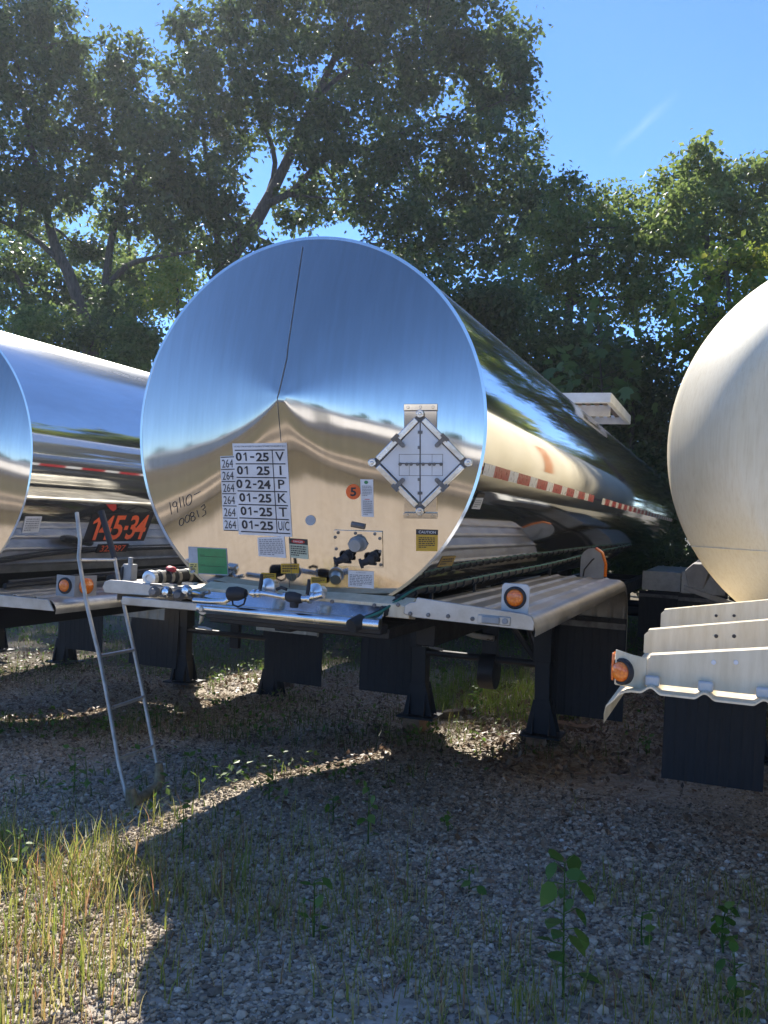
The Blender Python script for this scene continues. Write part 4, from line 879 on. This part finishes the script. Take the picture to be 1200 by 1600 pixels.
p = ground(438, 1075); q = MB(); q.box((0, 0, .21), (.11, .13, .42)); o = q.build('timber_post', M['old_wood'], None, bevel=.006); o.location = (p.x+.02, p.y+.05, 0); o.rotation_euler = (0, 0, -YAW); tag(o, 'short brown timber post standing behind the mud flap under the left tanker', 'post')

# ================================================================== vegetation
LEAF = np.array([(0, 0, 0), (-.30, .45, .06), (0, 1, 0), (.30, .45, .06)])          # folded blade
OVATE = np.array([(0, 0, 0), (-.22, .12, .02), (-.34, .36, .05), (-.25, .66, .04), (0, 1, -.05), (.25, .66, .04), (.34, .36, .05), (.22, .12, .02)])
def leaf_cloud(P, size, droop=.5, shape=LEAF, flatten=.0):
    """vertices of one leaf per point, each turned its own way"""
    n = len(P); k = len(shape)
    a = rng.uniform(0, 2*np.pi, n); el = rng.normal(-droop, .55, n)
    T = np.stack([np.cos(a)*np.cos(el), np.sin(a)*np.cos(el), np.sin(el)], 1)
    up = rng.normal(0, 1, (n, 3)); up[:, 2] += 1.2+flatten
    N = up - T*(up*T).sum(1, keepdims=True); N /= np.linalg.norm(N, axis=1, keepdims=True)
    B = np.cross(T, N); sz = (np.asarray(size)*rng.uniform(.65, 1.35, n))[:, None]
    V = np.zeros((n, k, 3))
    for i, (x, y, z) in enumerate(shape): V[:, i] = P + sz*(B*x + T*y + N*z)
    return V.reshape(-1, 3)
def leaves_obj(name, P, size, mat, parent, droop=.5, shape=LEAF, flatten=0.0):
    V = leaf_cloud(P, size, droop, shape, flatten); n = len(P); k = len(shape)
    return link(name, raw_mesh(name, V, np.arange(n*k), [k]*n, [mat]), parent)
def clump_points(c, rad, n, sub=None):
    """leaf points bunched on twigs inside an ellipsoid, thicker towards its outside"""
    m = sub or max(8, n//40); d = rng.normal(0, 1, (m, 3)); d /= np.linalg.norm(d, axis=1, keepdims=True); r = rng.uniform(.25, 1, m)**.5
    q = np.array(c) + d*r[:, None]*np.array(rad); w = rng.uniform(.4, 1.6, m); idx = rng.choice(m, n, p=w/w.sum())
    return q[idx] + rng.normal(0, 1, (n, 3))*np.array([.24, .24, .20])*min(1.7, .55+np.mean(rad)*.35), q
def limb(mb, a, b, r0, r1, sag=.0, n=7):
    a, b = Vector(a), Vector(b); L = (b-a).length; pts = []
    j = Vector(rng.normal(0, .05*L, 3)); k = Vector(rng.normal(0, .04*L, 3))
    for i in range(n+1):
        t = i/n; pts.append(a.lerp(b, t) + j*math.sin(math.pi*t) + k*math.sin(2*math.pi*t) + Vector((0, 0, -sag*L*math.sin(math.pi*t))))
    mb.tube(pts, [r0+(r1-r0)*(i/n)**.8 for i in range(n+1)], 7); return pts
def tree(name, label, Y, trunks, clumps, leafmat, dens=1.0, leaf=.15, group='trees behind the trailers', cat='tree', twig=True):
    """trunks: lists of (px, py, radius, depth shift); clumps: (px, py, rx, ry[, depth shift]) as measured in the photo"""
    base = at_depth(trunks[0][0][0], trunks[0][0][1], Y); base.z = 0
    root = empty(name, Matrix.Translation(base), label, cat, group)
    mb = MB(); nodes = []
    for path in trunks:
        P = [at_depth(x, y, Y+dy)-base for x, y, r, dy in path]
        if path is trunks[0]: P[0].z = -.1
        P2 = smooth_path(P, 4); rr = [q[2] for q in path]; R2 = [rr[min(i//4, len(rr)-1)]*(1-(i % 4)/4)+rr[min(i//4+1, len(rr)-1)]*((i % 4)/4) for i in range(len(P2))]
        mb.tube(P2, R2, 9); nodes += list(zip(P2[2:], R2[2:]))
    pts = []
    for cl in clumps:
        x, y, rx, ry = cl[:4]; dy = cl[4] if len(cl) > 4 else rng.uniform(-1.6, 1.6)
        c = at_depth(x, y, Y+dy)-base; s_ = (Y+dy)/F; rad = (rx*s_, .75*(rx+ry)*s_*.9, ry*s_)
        n = int(dens*390*(rx*ry)/900*(Y/20)**.5)+20
        p, q = clump_points(c, rad, n); pts.append(p)
        if twig:
            nd = min(nodes, key=lambda k: (k[0]-c).length + (3 if k[0].z > c.z+.5 else 0)); lp_ = limb(mb, nd[0], c, max(.02, nd[1]*.45), .018, .03)
            for t in q[rng.choice(len(q), min(5, len(q)), False)]: limb(mb, lp_[-3], Vector(t), .018, .006, 0, 4)
    mb.build('trunk', M['bark'], root, 60)
    P = np.concatenate(pts); P = P[P[:, 2] > .1]
    leaves_obj('crown', P, leaf, leafmat, root)
    return root
# two big trees on the left and in the middle
tree('maple_tree', 'tall dark tree on the left behind the left tanker, several slanting trunks', 28.5,
     [[(150, 690, .26, 0), (140, 560, .24, 0), (112, 440, .19, -.3), (85, 380, .15, -.3), (58, 270, .11, 0), (40, 180, .07, .4), (20, 60, .04, .5)],
      [(150, 580, .18, 0), (163, 470, .15, .2), (175, 370, .11, .5), (200, 300, .08, .7), (240, 220, .05, .8)],
      [(165, 450, .11, .2), (200, 415, .09, 0), (245, 402, .07, -.3), (310, 392, .04, -.6)],
      [(95, 410, .10, -.3), (50, 370, .08, -.6), (0, 345, .05, -1)], [(60, 520, .09, 0), (30, 440, .07, .3), (0, 395, .05, .5)]],
     [(20, 20, 75, 60), (85, 50, 50, 55), (30, 110, 70, 60), (110, 120, 55, 50), (195, 95, 40, 45), (165, 165, 55, 50), (225, 185, 45, 45), (60, 190, 60, 50), (250, 235, 50, 45), (130, 235, 60, 45), (190, 260, 50, 40), (20, 250, 55, 45), (270, 290, 45, 45), (100, 290, 45, 40), (215, 330, 50, 35), (35, 320, 50, 35), (270, 350, 40, 35), (120, 385, 40, 30), (10, 400, 40, 35), (70, 445, 40, 30), (220, 440, 45, 30), (-70, 80, 80, 80), (-80, 260, 70, 80), (20, -60, 90, 40), (130, 470, 40, 28), (20, 480, 40, 30), (185, 480, 40, 30)],
     M['leaf_dark'], 1.1, .205)
tree('oak_tree', 'tallest dark spreading tree behind the middle tanker, forked trunk above its round front', 30,
     [[(330, 700, .34, 0), (335, 520, .31, 0), (345, 430, .28, 0), (400, 345, .23, 0), (440, 270, .18, .2), (500, 140, .13, .5), (545, 40, .09, .7), (570, -40, .05, .8)],
      [(415, 320, .14, 0), (455, 300, .11, -.3), (500, 255, .09, -.5), (550, 235, .07, -.7), (620, 235, .04, -1)],
      [(485, 170, .10, .4), (530, 120, .08, 0), (590, 95, .06, -.3), (660, 80, .035, -.6)],
      [(405, 335, .12, 0), (430, 255, .09, .8), (400, 160, .07, 1.2), (370, 60, .04, 1.5)],
      [(345, 440, .13, .2), (335, 330, .10, .7), (320, 230, .07, 1), (310, 120, .04, 1.2)],
      [(560, 235, .06, -.5), (650, 200, .05, -.3), (690, 182, .045, 0), (720, 195, .03, .3)]],
     [(320, 55, 45, 50), (300, 120, 50, 45), (390, 45, 60, 50), (470, 25, 60, 45), (560, 25, 70, 50), (650, 20, 70, 45), (735, 40, 60, 45), (805, 70, 40, 40), (815, 130, 30, 35), (770, 110, 60, 45), (690, 100, 70, 45), (600, 105, 65, 45), (520, 100, 60, 40), (430, 110, 60, 45), (355, 130, 50, 45), (300, 190, 40, 35), (380, 200, 50, 35), (460, 185, 60, 40), (545, 170, 60, 40), (630, 165, 60, 35), (780, 185, 45, 40), (740, 230, 70, 45), (820, 245, 38, 35), (660, 245, 70, 45), (580, 250, 60, 40), (500, 225, 50, 35), (350, 255, 35, 35), (310, 290, 50, 40), (520, 300, 65, 38), (610, 315, 70, 40), (700, 310, 70, 45), (780, 310, 65, 45), (845, 300, 35, 35), (350, 330, 40, 35), (310, 370, 50, 35), (470, 320, 40, 35), (380, 400, 50, 40), (560, -50, 110, 50), (420, -50, 90, 50), (690, -50, 90, 45), (640, 375, 70, 40), (740, 385, 70, 45), (820, 370, 60, 45)],
     M['leaf_dark'], 1.15, .205)
tree('ash_tree', 'dark round crowned tree right of the tallest tree, above the top walkway', 26.5,
     [[(890, 760, .2, 0), (885, 560, .16, 0), (895, 430, .11, 0), (905, 340, .05, 0)]],
     [(885, 305, 32, 30), (925, 330, 45, 35), (975, 335, 45, 35), (1015, 345, 40, 40), (870, 360, 50, 40), (940, 385, 60, 40), (1000, 410, 55, 40), (880, 430, 60, 45), (950, 460, 60, 45), (1020, 470, 50, 40), (830, 440, 50, 45)], M['leaf_mid'], 1.35, .16)
tree('ash_tree', 'lighter green tall tree at the right edge, topmost against the blue sky', 25,
     [[(1130, 760, .2, 0), (1120, 560, .16, 0), (1105, 400, .11, 0), (1095, 260, .04, 0)], [(1115, 460, .1, 0), (1170, 360, .07, .4), (1195, 280, .03, .6)]],
     [(1090, 255, 32, 28), (1060, 285, 40, 22), (1120, 280, 30, 28), (1165, 275, 32, 22), (1210, 275, 40, 30), (1080, 320, 55, 35), (1150, 325, 50, 35), (1215, 340, 50, 40), (1050, 370, 45, 35), (1110, 370, 55, 35), (1180, 385, 55, 40), (1250, 320, 50, 50)], M['leaf_mid'], 1.35, .17)
tree('young_maple_tree', 'bright yellow green young tree above the dome of the right cream trailer', 17.2,
     [[(1150, 780, .10, 0), (1150, 600, .08, 0), (1140, 480, .05, 0), (1135, 410, .02, 0)]],
     [(1115, 400, 30, 18), (1150, 410, 40, 22), (1190, 405, 35, 22), (1100, 440, 35, 20), (1140, 450, 45, 24), (1190, 460, 45, 28), (1120, 490, 40, 22), (1165, 500, 45, 26), (1080, 475, 25, 18), (1120, 530, 40, 24), (1060, 520, 35, 26), (1080, 560, 40, 28)], M['leaf_bright'], .75, .15)
tree('young_tree', 'thin light green tree between the two big dark trees, low behind the left tanker', 34,
     [[(215, 700, .14, 0), (210, 520, .12, 0), (205, 430, .06, 0), (200, 360, .03, 0)]],
     [(30, 420, 60, 40), (60, 340, 45, 35), (110, 420, 60, 40), (180, 390, 50, 40), (245, 420, 50, 40), (290, 430, 45, 45), (20, 350, 40, 40), (140, 330, 45, 35), (250, 340, 40, 35), (200, 450, 60, 35)], M['leaf_mid'], .85, .2, twig=False)
# understory shrubs, each with its own crown
for i, (px, py, rx, ry, Y, mt, lab) in enumerate([
    (640, 470, 95, 60, 20.5, 'leaf_dark', 'dense dark shrub right behind the top of the middle tanker, below the tallest tree'),
    (760, 520, 100, 75, 21, 'leaf_dark', 'dense dark shrub beyond the upper right side of the middle tanker'),
    (870, 560, 95, 80, 20, 'leaf_dark', 'large dark shrub beyond the walkway on top of the middle tanker'),
    (980, 600, 95, 100, 19.5, 'leaf_dark', 'large dark shrub filling the gap between the middle and right trailers'),
    (1060, 690, 90, 110, 20.5, 'leaf_dark', 'dark shrub partly hidden by the dome of the right cream trailer'),
    (960, 780, 110, 80, 19, 'leaf_dark', 'low dark shrub behind the far end of the middle tanker'),
    (1150, 640, 90, 120, 21.5, 'leaf_mid', 'green shrub behind the yellow green young tree'),
    (30, 520, 70, 38, 24, 'leaf_mid', 'sunlit green shrub at the left edge above the left tanker'),
    (135, 515, 60, 36, 24.5, 'leaf_dark', 'dark green shrub between the slanting trunks above the left tanker'),
    (225, 530, 60, 60, 25, 'leaf_mid', 'green shrub in the gap between the left tanker and the round mirror front'),
    (1010, 885, 60, 45, 17.6, 'leaf_dark', 'low dark bush added to darken the ground beside the rear wheels of the middle tanker'),  # this and the next two low bushes are added to hide bright ground
    (1095, 880, 50, 50, 17.2, 'leaf_dark', 'low dark bush added to darken the ground just left of the hose box of the right trailer'),
    (905, 880, 60, 45, 18.5, 'leaf_dark', 'low dark bush added to darken the ground behind the rounded lamp plate of the middle tanker'),
    (270, 455, 55, 50, 26, 'leaf_bright', 'thin yellowish green shrub seen through the gap between the two big trees')]):
    tree('shrub', lab, Y, [[(px, 900, .07, 0), (px+8, py+ry*.4, .05, 0), (px-4, py-ry*.5, .02, 0)]],
         [(px+rng.uniform(-1, 1)*rx*.62, py+rng.uniform(-1, 1)*ry*.7, rx*.5, ry*.45) for _ in range(9)], M[mt], 1.25 if mt != 'leaf_bright' else .8, .14, 'shrubs under the trees', 'shrub', twig=False)
# sapling with large lobed leaves
LOBED = np.array([(0, 0, 0), (-.28, .08, .03), (-.52, .34, .05), (-.27, .42, .03), (-.36, .78, .04), (-.12, .66, .02), (0, 1.02, 0), (.12, .66, .02), (.36, .78, .04), (.27, .42, .03), (.52, .34, .05), (.28, .08, .03)])
p0 = at_depth(945, 800, 17.2); p0.z = 0; sap = empty('sycamore_sapling', Matrix.Translation(p0), 'young sapling with large pale lobed leaves beyond the top walkway', 'sapling')
mb = MB(); pts = []
st = [p0-p0, at_depth(941, 640, 17.2)-p0, at_depth(937, 560, 17.2)-p0, at_depth(934, 495, 17.2)-p0]; mb.tube(smooth_path(st), .02, 6)
for px, py, n in ((932, 500, 10), (945, 520, 10), (970, 525, 9), (915, 545, 9), (940, 550, 14), (880, 570, 12), (905, 585, 14), (870, 595, 9), (935, 590, 16), (975, 570, 9), (990, 590, 8), (960, 610, 12), (920, 615, 12), (985, 620, 8), (1000, 635, 7), (890, 610, 8)):
    c = at_depth(px, py, 17.2+rng.uniform(-.5, .5))-p0; limb(mb, Vector(st[1]).lerp(Vector(st[3]), max(0, min(.9, (640-py-20)/150))), c, .010, .004, -.05, 5); pts.append(np.array(c)+rng.normal(0, .15, (n, 3)))
mb.build('stem', M['bark'], sap, 60); leaves_obj('leaves', np.concatenate(pts), .26, M['leaf_sap'], sap, .7, LOBED, .6)
# the wood beyond, read as one mass
P = []
for i in range(210):
    x = rng.uniform(-44, 44); y = rng.uniform(37, 46); h = 9.0*rng.uniform(.3, 1); P.append(clump_points((x, y, h*rng.uniform(.3, 1)), (2.6, 2.0, 2.0), 330)[0])
P = np.concatenate(P); P = P[P[:, 2] > .05]; o = leaves_obj('far_wood', P, .36, M['leaf_dark'], None); tag(o, 'dark wood of far trees seen under and between the nearer crowns', 'woodland', kind='stuff')

# ------------------------------------------------------------------ what lies behind the photographer: trees, plus sheds and ground bands added for their reflection in the steel
def shed(c, L_, D_, H_, rz, label):  # unseen shed, added so the steel mirrors a bright line
    root = empty('added_shed', Matrix.Translation(c) @ Matrix.Rotation(rz, 4, 'Z'), label, 'shed')
    b = MB(); b.box((0, 0, H_/2), (L_, D_, H_)); b.build('wall', M['wall_metal'], root)
    r = MB(); r.prism([(-L_/2-.4, -D_/2-.5, H_+.01), (-L_/2-.4, D_/2+.5, H_+.01), (-L_/2-.4, 0, H_+.9)], (L_+.8, 0, 0)); r.build('roof', M['roof_metal'], root)
    for i in range(4):
        d_ = MB(); d_.box((-L_/2+L_*(i+.6)/4.2, D_/2+.02, H_*.44), (3.2, .06, H_*.86)); d_.build('roller_door', M['grey_plate'], root)
def strip(name, y0, y1, mat, z):
    m = MB(); m.add([(-390, y0, z), (390, y0, z), (390, y1, z), (-390, y1, z)], [(0, 1, 2, 3)]); tag(m.build(name, mat, None, 0), kind='structure')
ZB = .31
strip('added_grey_band', -54, -22, surf('grey_band', (.045, .045, .05), (.08, .08, .085), 3, (.7, .9), 0, .1), ZB)  # grey strip added to darken the reflection below the bright line
def arc(name, r0, r1, mat):                               # curved ground band added out of view to reflect as a streak
    m = MB(); n = 60; A = [math.radians(165+175*i/n) for i in range(n+1)]
    m.add([(rr*math.cos(a), 3+rr*math.sin(a), ZB) for rr in (r0, r1) for a in A], [(i, i+1, n+2+i, n+1+i) for i in range(n)]); tag(m.build(name, mat, None, 0), kind='structure')
PALE = surf('pale_band', (.44, .35, .25), (.56, .46, .34), 1.5, (.8, .95), 0, .1); BROWN = surf('brown_band', (.08, .068, .05), (.15, .125, .09), 2, (.8, .95), 0, .1)  # pale and dark tones for the added reflection bands
arc('added_dark_band', 7.3, 8.5, BROWN); arc('added_pale_band', 8.55, 9.2, PALE); arc('added_middle_dark_band', 9.25, 10.6, BROWN); arc('added_outer_pale_band', 10.65, 11.4, PALE); arc('added_brown_band', 11.45, 22, surf('outer_brown_band', (.07, .065, .035), (.13, .11, .055), 2, (.8, .95), 0, .1))  # alternating bands added to draw light and dark streaks in the tank head
shed((4, -58, 0), 90, 12, 2.9, YAW*-.3, 'long low pale metal shed added behind the camera to reflect as a bright line in the tank fronts')
shed((-58, -28, 0), 70, 10, 2.9, math.atan2(-28, -58)+math.pi/2+math.pi, 'second pale shed added off to the left to reflect as a bright line in the tank front')
def back_tree(x, y, h, mt):
    root = empty('yard_tree', Matrix.Translation((x, y, 0)), 'leafy tree behind the photographer, seen only as reflection in the steel', 'tree', 'trees behind the photographer')
    t = MB(); t.tube([(0, 0, -.1), (.1, 0, h*.3), (0, .1, h*.8)], [.28, .2, .05], 8); t.build('trunk', M['bark'], root, 60)
    P = np.concatenate([clump_points((rng.uniform(-.22, .22)*h, rng.uniform(-.22, .22)*h, h*rng.uniform(.35, .95)), (h*.17, h*.17, h*.13), 700)[0] for _ in range(12)])
    leaves_obj('crown', P, .34, M[mt], root)
for i in range(15): back_tree(-54+i*8+rng.uniform(-2, 2), -74+rng.uniform(-4, 4), rng.uniform(5.2, 6.5), ('leaf_mid', 'leaf_dark', 'leaf_mid')[i % 3])
for i in range(6): back_tree(24+rng.uniform(-2, 2)+i*1.5, -34+i*9, rng.uniform(7, 10), 'leaf_mid')

for i in range(9): back_tree(-78+i*2+rng.uniform(-2, 2), 2-i*8.5, rng.uniform(4.2, 5), ('leaf_mid', 'leaf_dark')[i % 2])
for i in range(22):
    q = BASE + LA*(8.6+rng.uniform(-.8, 1.6)) + AX*(-1+i*1.5); back_tree(q.x, q.y, rng.uniform(7.5, 9.5), ('leaf_bright', 'leaf_mid')[i % 2])
# ------------------------------------------------------------------ gravel, grass, leaf litter
def ground_pts(n, x0, x1, y0, y1, fn=None):
    P = np.stack([rng.uniform(x0, x1, n), rng.uniform(y0, y1, n)], 1)
    if fn is not None: P = P[rng.uniform(0, 1, len(P)) < fn(P[:, 0], P[:, 1])]
    return np.column_stack([P, gz(P[:, 0], P[:, 1])])
def in_view(x, y): return (np.abs(x) < .47*y+.5) & (y > 1.9)
ico = bmesh.new(); bmesh.ops.create_icosphere(ico, subdivisions=1, radius=1); IV = np.array([v.co[:] for v in ico.verts]); IF = np.array([[v.index for v in f.verts] for f in ico.faces]); ico.free()
def patch(x, y, sc, ph): return .5+.5*np.sin(x*sc+ph+1.3*np.sin(y*sc*.8+ph))*np.cos(y*sc*1.15-ph*.7+.9*np.sin(x*sc*.7))
G = ground_pts(700000, -5.5, 5.5, 2.0, 10, lambda x, y: in_view(x, y)*np.clip(1.45-.12*y, .12, 1)*(.45+.55*(patch(x, y, 1.3, .4) > .28))*(1-.85*np.clip(1.4-np.hypot((x-1.7)/1.5, (y-6.0)/1.7), 0, 1)))
n = len(G); sz = rng.gamma(2.2, .0018, n)+.0026; sc = np.stack([sz*rng.uniform(.8, 1.4, n), sz*rng.uniform(.7, 1.1, n), sz*rng.uniform(.45, .8, n)], 1)
V = IV[None]*rng.uniform(.72, 1.2, (n, 12, 1))*sc[:, None]; a = rng.uniform(0, 2*np.pi, n); tlt = rng.normal(0, .45, n); ca, sa, ct, st_ = np.cos(a), np.sin(a), np.cos(tlt), np.sin(tlt)
y1 = V[..., 1]*ct[:, None]-V[..., 2]*st_[:, None]; z1 = V[..., 1]*st_[:, None]+V[..., 2]*ct[:, None]; x1_ = V[..., 0]*ca[:, None]-y1*sa[:, None]; y2 = V[..., 0]*sa[:, None]+y1*ca[:, None]
V = np.stack([x1_+G[:, None, 0], y2+G[:, None, 1], z1+G[:, None, 2]+sz[:, None]*.35], -1).reshape(-1, 3)
Fc = (IF[None]+12*np.arange(n)[:, None, None]).reshape(-1, 3)
o = link('gravel', raw_mesh('gravel', V, Fc, [3]*len(Fc), [M['stone']])); tag(o, 'grey crushed gravel scattered over the yard', 'gravel', kind='stuff')
def blades(P, h, w, lean=.35, seg=3):
    n = len(P); a = rng.uniform(0, 2*np.pi, n); d = np.stack([np.cos(a), np.sin(a), np.zeros(n)], 1); b = np.stack([-np.sin(a), np.cos(a), np.zeros(n)], 1)
    H = (h*rng.uniform(.45, 1.25, n))[:, None]; ln = (np.abs(rng.normal(lean, .25, n)))[:, None]; V = np.zeros((n, 2*seg+1, 3)); ww = (w*rng.uniform(.6, 1.3, n))[:, None]
    for i in range(seg):
        t = i/seg; c = P + np.array([0, 0, 1.])*H*t*(1-.25*ln*t) + d*H*ln*t*t; V[:, 2*i] = c-b*ww*(1-t*.75)/2; V[:, 2*i+1] = c+b*ww*(1-t*.75)/2
    V[:, 2*seg] = P + np.array([0, 0, 1.])*H*(1-.25*ln) + d*H*ln
    base = np.array([[2*i, 2*i+1, 2*i+3, 2*i+2] for i in range(seg-1)]); L1 = (base[None]+(2*seg+1)*np.arange(n)[:, None, None]).reshape(n, -1); L2 = np.array([2*seg-2, 2*seg-1, 2*seg])[None]+(2*seg+1)*np.arange(n)[:, None]
    return V.reshape(-1, 3), np.concatenate([L1, L2], 1).ravel(), ([4]*(seg-1)+[3])*n
def tufted(n_t, per, x0, x1, y0, y1, fn, spread=.05):
    T = ground_pts(n_t, x0, x1, y0, y1, fn); k = rng.integers(max(2, per//2), per+1, len(T)); P = np.repeat(T, k, 0); P[:, :2] += rng.normal(0, spread, (len(P), 2)); return P
# the sunlit dry patch in the near left corner
fn1 = lambda x, y: np.clip(1.6-np.hypot((x+1.25)/.55, (y-2.95)/.62), 0, 1)*(.25+.75*(patch(x, y, 5.0, .3) > .35))
P = tufted(1050, 11, -2.4, -.3, 2.1, 4.2, fn1, .05); V, Lp, Sz = blades(P, .175, .0052, .5)
o = link('dry_grass', raw_mesh('dry_grass', V, Lp, Sz, [M['grass']])); tag(o, 'patch of yellow green and reddish dry grass in the near left corner', 'grass', kind='stuff')
fn2 = lambda x, y: in_view(x, y)*np.clip(patch(x, y, 1.1, 2.1)*1.5-.72, 0, 1)
P = np.concatenate([tufted(420, 7, -1.3, .2, 2.4, 4.2, lambda x, y: in_view(x, y)*np.clip(patch(x, y, 2.0, 1.4)*1.6-.5, 0, 1), .05), tufted(1500, 6, -4, 4, 2.4, 8.5, fn2, .05), tufted(800, 8, -.9, 2.2, 2.3, 3.4, lambda x, y: in_view(x, y)*np.clip(patch(x, y, 2.3, .9)*1.6-.6, 0, 1), .05)])
V, Lp, Sz = blades(P, .12, .0045, .5); o = link('sparse_grass', raw_mesh('sparse_grass', V, Lp, Sz, [M['grass']])); tag(o, 'sparse thin dry grass growing through the shaded gravel', 'grass', kind='stuff')
fn3 = lambda x, y: np.clip(patch(x, y, .8, 4.0)*1.7-.55+.12*np.clip(y-8, 0, 5), 0, 1)
P = np.concatenate([tufted(4200, 9, -7, 6, 6.2, 17, fn3, .07), tufted(320, 8, -3.4, .6, 3.9, 6.6, lambda x, y: in_view(x, y)*np.clip(patch(x, y, 1.7, 3.3)*1.7-.75, 0, 1), .06)]); V, Lp, Sz = blades(P, .13, .008, .5)
o = link('green_grass', raw_mesh('green_grass', V, Lp, Sz, [M['grass_green']])); tag(o, 'green grass and low ground cover under and between the trailers', 'grass', kind='stuff')
P = np.concatenate([tufted(2600, 8, -7, 6, 6.4, 17, fn3, .09), tufted(420, 8, -3.4, .6, 3.9, 6.6, lambda x, y: in_view(x, y)*np.clip(patch(x, y, 1.7, 3.3)*1.7-.75, 0, 1), .08)]); P[:, 2] += rng.uniform(.02, .12, len(P)); o = leaves_obj('ground_cover', P, .04, M['weed'], None, .1, LEAF, 1.5); tag(o, 'low leafy weeds covering the ground under the trailers', 'ground cover', kind='stuff')
fn4 = lambda x, y: in_view(x, y)*np.clip(patch(x, y, .9, 5.2)*1.2-.15+np.where((x > .6) & (y > 5.2), .35, 0), 0, 1)*np.clip((y-2.0)/2.6, .18, 1)
P = ground_pts(30000, -6, 6, 2.4, 13, fn4); P[:, 2] += .018+rng.uniform(0, .012, len(P)); o = leaves_obj('leaf_litter', P, .042, M['litter'], None, .0, LEAF, 3.0); tag(o, 'brown fallen leaves lying on the gravel and dirt', 'leaf litter', kind='stuff')
c0 = ground(772, 1090); P = tufted(520, 10, c0.x-.75, c0.x+.6, c0.y-1.1, c0.y+1.6, lambda x, y: np.clip(1.5-np.hypot((x-c0.x)/.6, (y-c0.y)/1.2), 0, 1), .05); V, Lp, Sz = blades(P, .16, .008, .5)
o = link('sunlit_grass', raw_mesh('sunlit_grass', V, Lp, Sz, [M['grass_lush']])); tag(o, 'bright green grass in the sun between the landing legs of the middle tanker', 'grass', kind='stuff')
P = np.concatenate([ground_pts(3600, c0.x-.4, c0.x+2.4, c0.y-3.0, c0.y+.6), ground_pts(1100, -3.2, .2, 6.2, 9.5)]); P[:, 2] += .02+rng.uniform(0, .015, len(P)); o = leaves_obj('leaf_drift', P, .06, M['litter'], None, .0, LEAF, 3.0); tag(o, 'drift of brown leaves on the dirt around the landing legs', 'leaf litter', kind='stuff')
# single weeds one could point at
def weed(px, py, h, nl, ls, label, mat='weed', lean=0.0):
    p = ground(px, py); p.z = float(gz(np.array(p.x), np.array(p.y)))
    root = empty('weed', Matrix.Translation(p), label, 'weed', 'weeds growing through the gravel'); s_ = MB(); tip = Vector((lean, rng.uniform(-.03, .03), h))
    path = smooth_path([Vector((0, 0, -.01)), Vector((lean*.2, .01, h*.5)), tip], 5); s_.tube(path, [.004-.0025*i/(len(path)-1) for i in range(len(path))], 6); Pl = []
    for i in range(nl):
        t = .22+.78*(i+.5)/nl; c = path[min(int(t*len(path)), len(path)-1)]; a = i*2.4; e = c+Vector((math.cos(a), math.sin(a), .35))*ls*.55; s_.tube([c, e], .0016, 5); Pl.append(tuple(e))
    s_.build('stem', M['weed'], root, 60); leaves_obj('leaves', np.array(Pl), ls*.8, M[mat], root, .25, OVATE, 1.2)
for a in ((880, 1560, .38, 18, .075, 'tallest leafy weed standing in the shaded gravel at the bottom right'), (733, 1400, .10, 6, .055, 'small two leaved weed in the gravel left of the tallest weed'),
          (1003, 1480, .11, 6, .055, 'small weed with pale leaves right of the tallest weed'), (1150, 1590, .15, 12, .05, 'leafy weed in the bottom right corner'), (1130, 1490, .16, 22, .045, 'bushy dark green weed near the right edge below the ribbed mud flap'),
          (575, 1320, .24, 8, .05, 'thin dark stemmed weed in the shade right of the sunlit strip'), (490, 1470, .2, 9, .05, 'green weed in the shaded gravel right of the dry grass'),
          (285, 1335, .20, 9, .045, 'seeding weed standing in the sunlit strip of gravel'), (520, 1285, .12, 10, .045, 'low green weed on the right border of the sunlit strip'), (700, 1300, .08, 8, .04, 'tiny green weed in the middle of the shaded gravel'),
          (30, 1370, .16, 9, .05, 'low green weed at the left edge above the dry grass'), (115, 1240, .22, 14, .05, 'leafy weed in the shade left of the ladder foot'), (420, 1250, .10, 9, .045, 'low weed left of the far part of the sunlit strip'), (1010, 1180, .12, 14, .05, 'small green weed left of the ribbed mud flap of the right trailer'),
          (745, 1130, .30, 26, .06, 'bright leafy weed between the landing legs of the middle tanker'), (690, 1090, .34, 14, .06, 'grassy weed just right of the left landing leg of the middle tanker')): weed(*a)

# ------------------------------------------------------------------ haze volume added to lighten the trees, standing in for lens flare veil
hz = MB(); hz.box((0, -10, 9), (260, 260, 20)); hm = bpy.data.materials.new('added_haze'); hm.use_nodes = True; hn = hm.node_tree.nodes; hn.clear()
ho = hn.new('ShaderNodeOutputMaterial'); pv = hn.new('ShaderNodeVolumePrincipled'); pv.inputs['Density'].default_value = .0007; pv.inputs['Color'].default_value = (.86, .92, 1, 1); pv.inputs['Anisotropy'].default_value = .45
hm.node_tree.links.new(pv.outputs[0], ho.inputs['Volume']); o = hz.build('haze', hm, None, 0); tag(o, 'thin haze added to lighten the trees, standing in for lens flare veil', 'haze', kind='stuff')
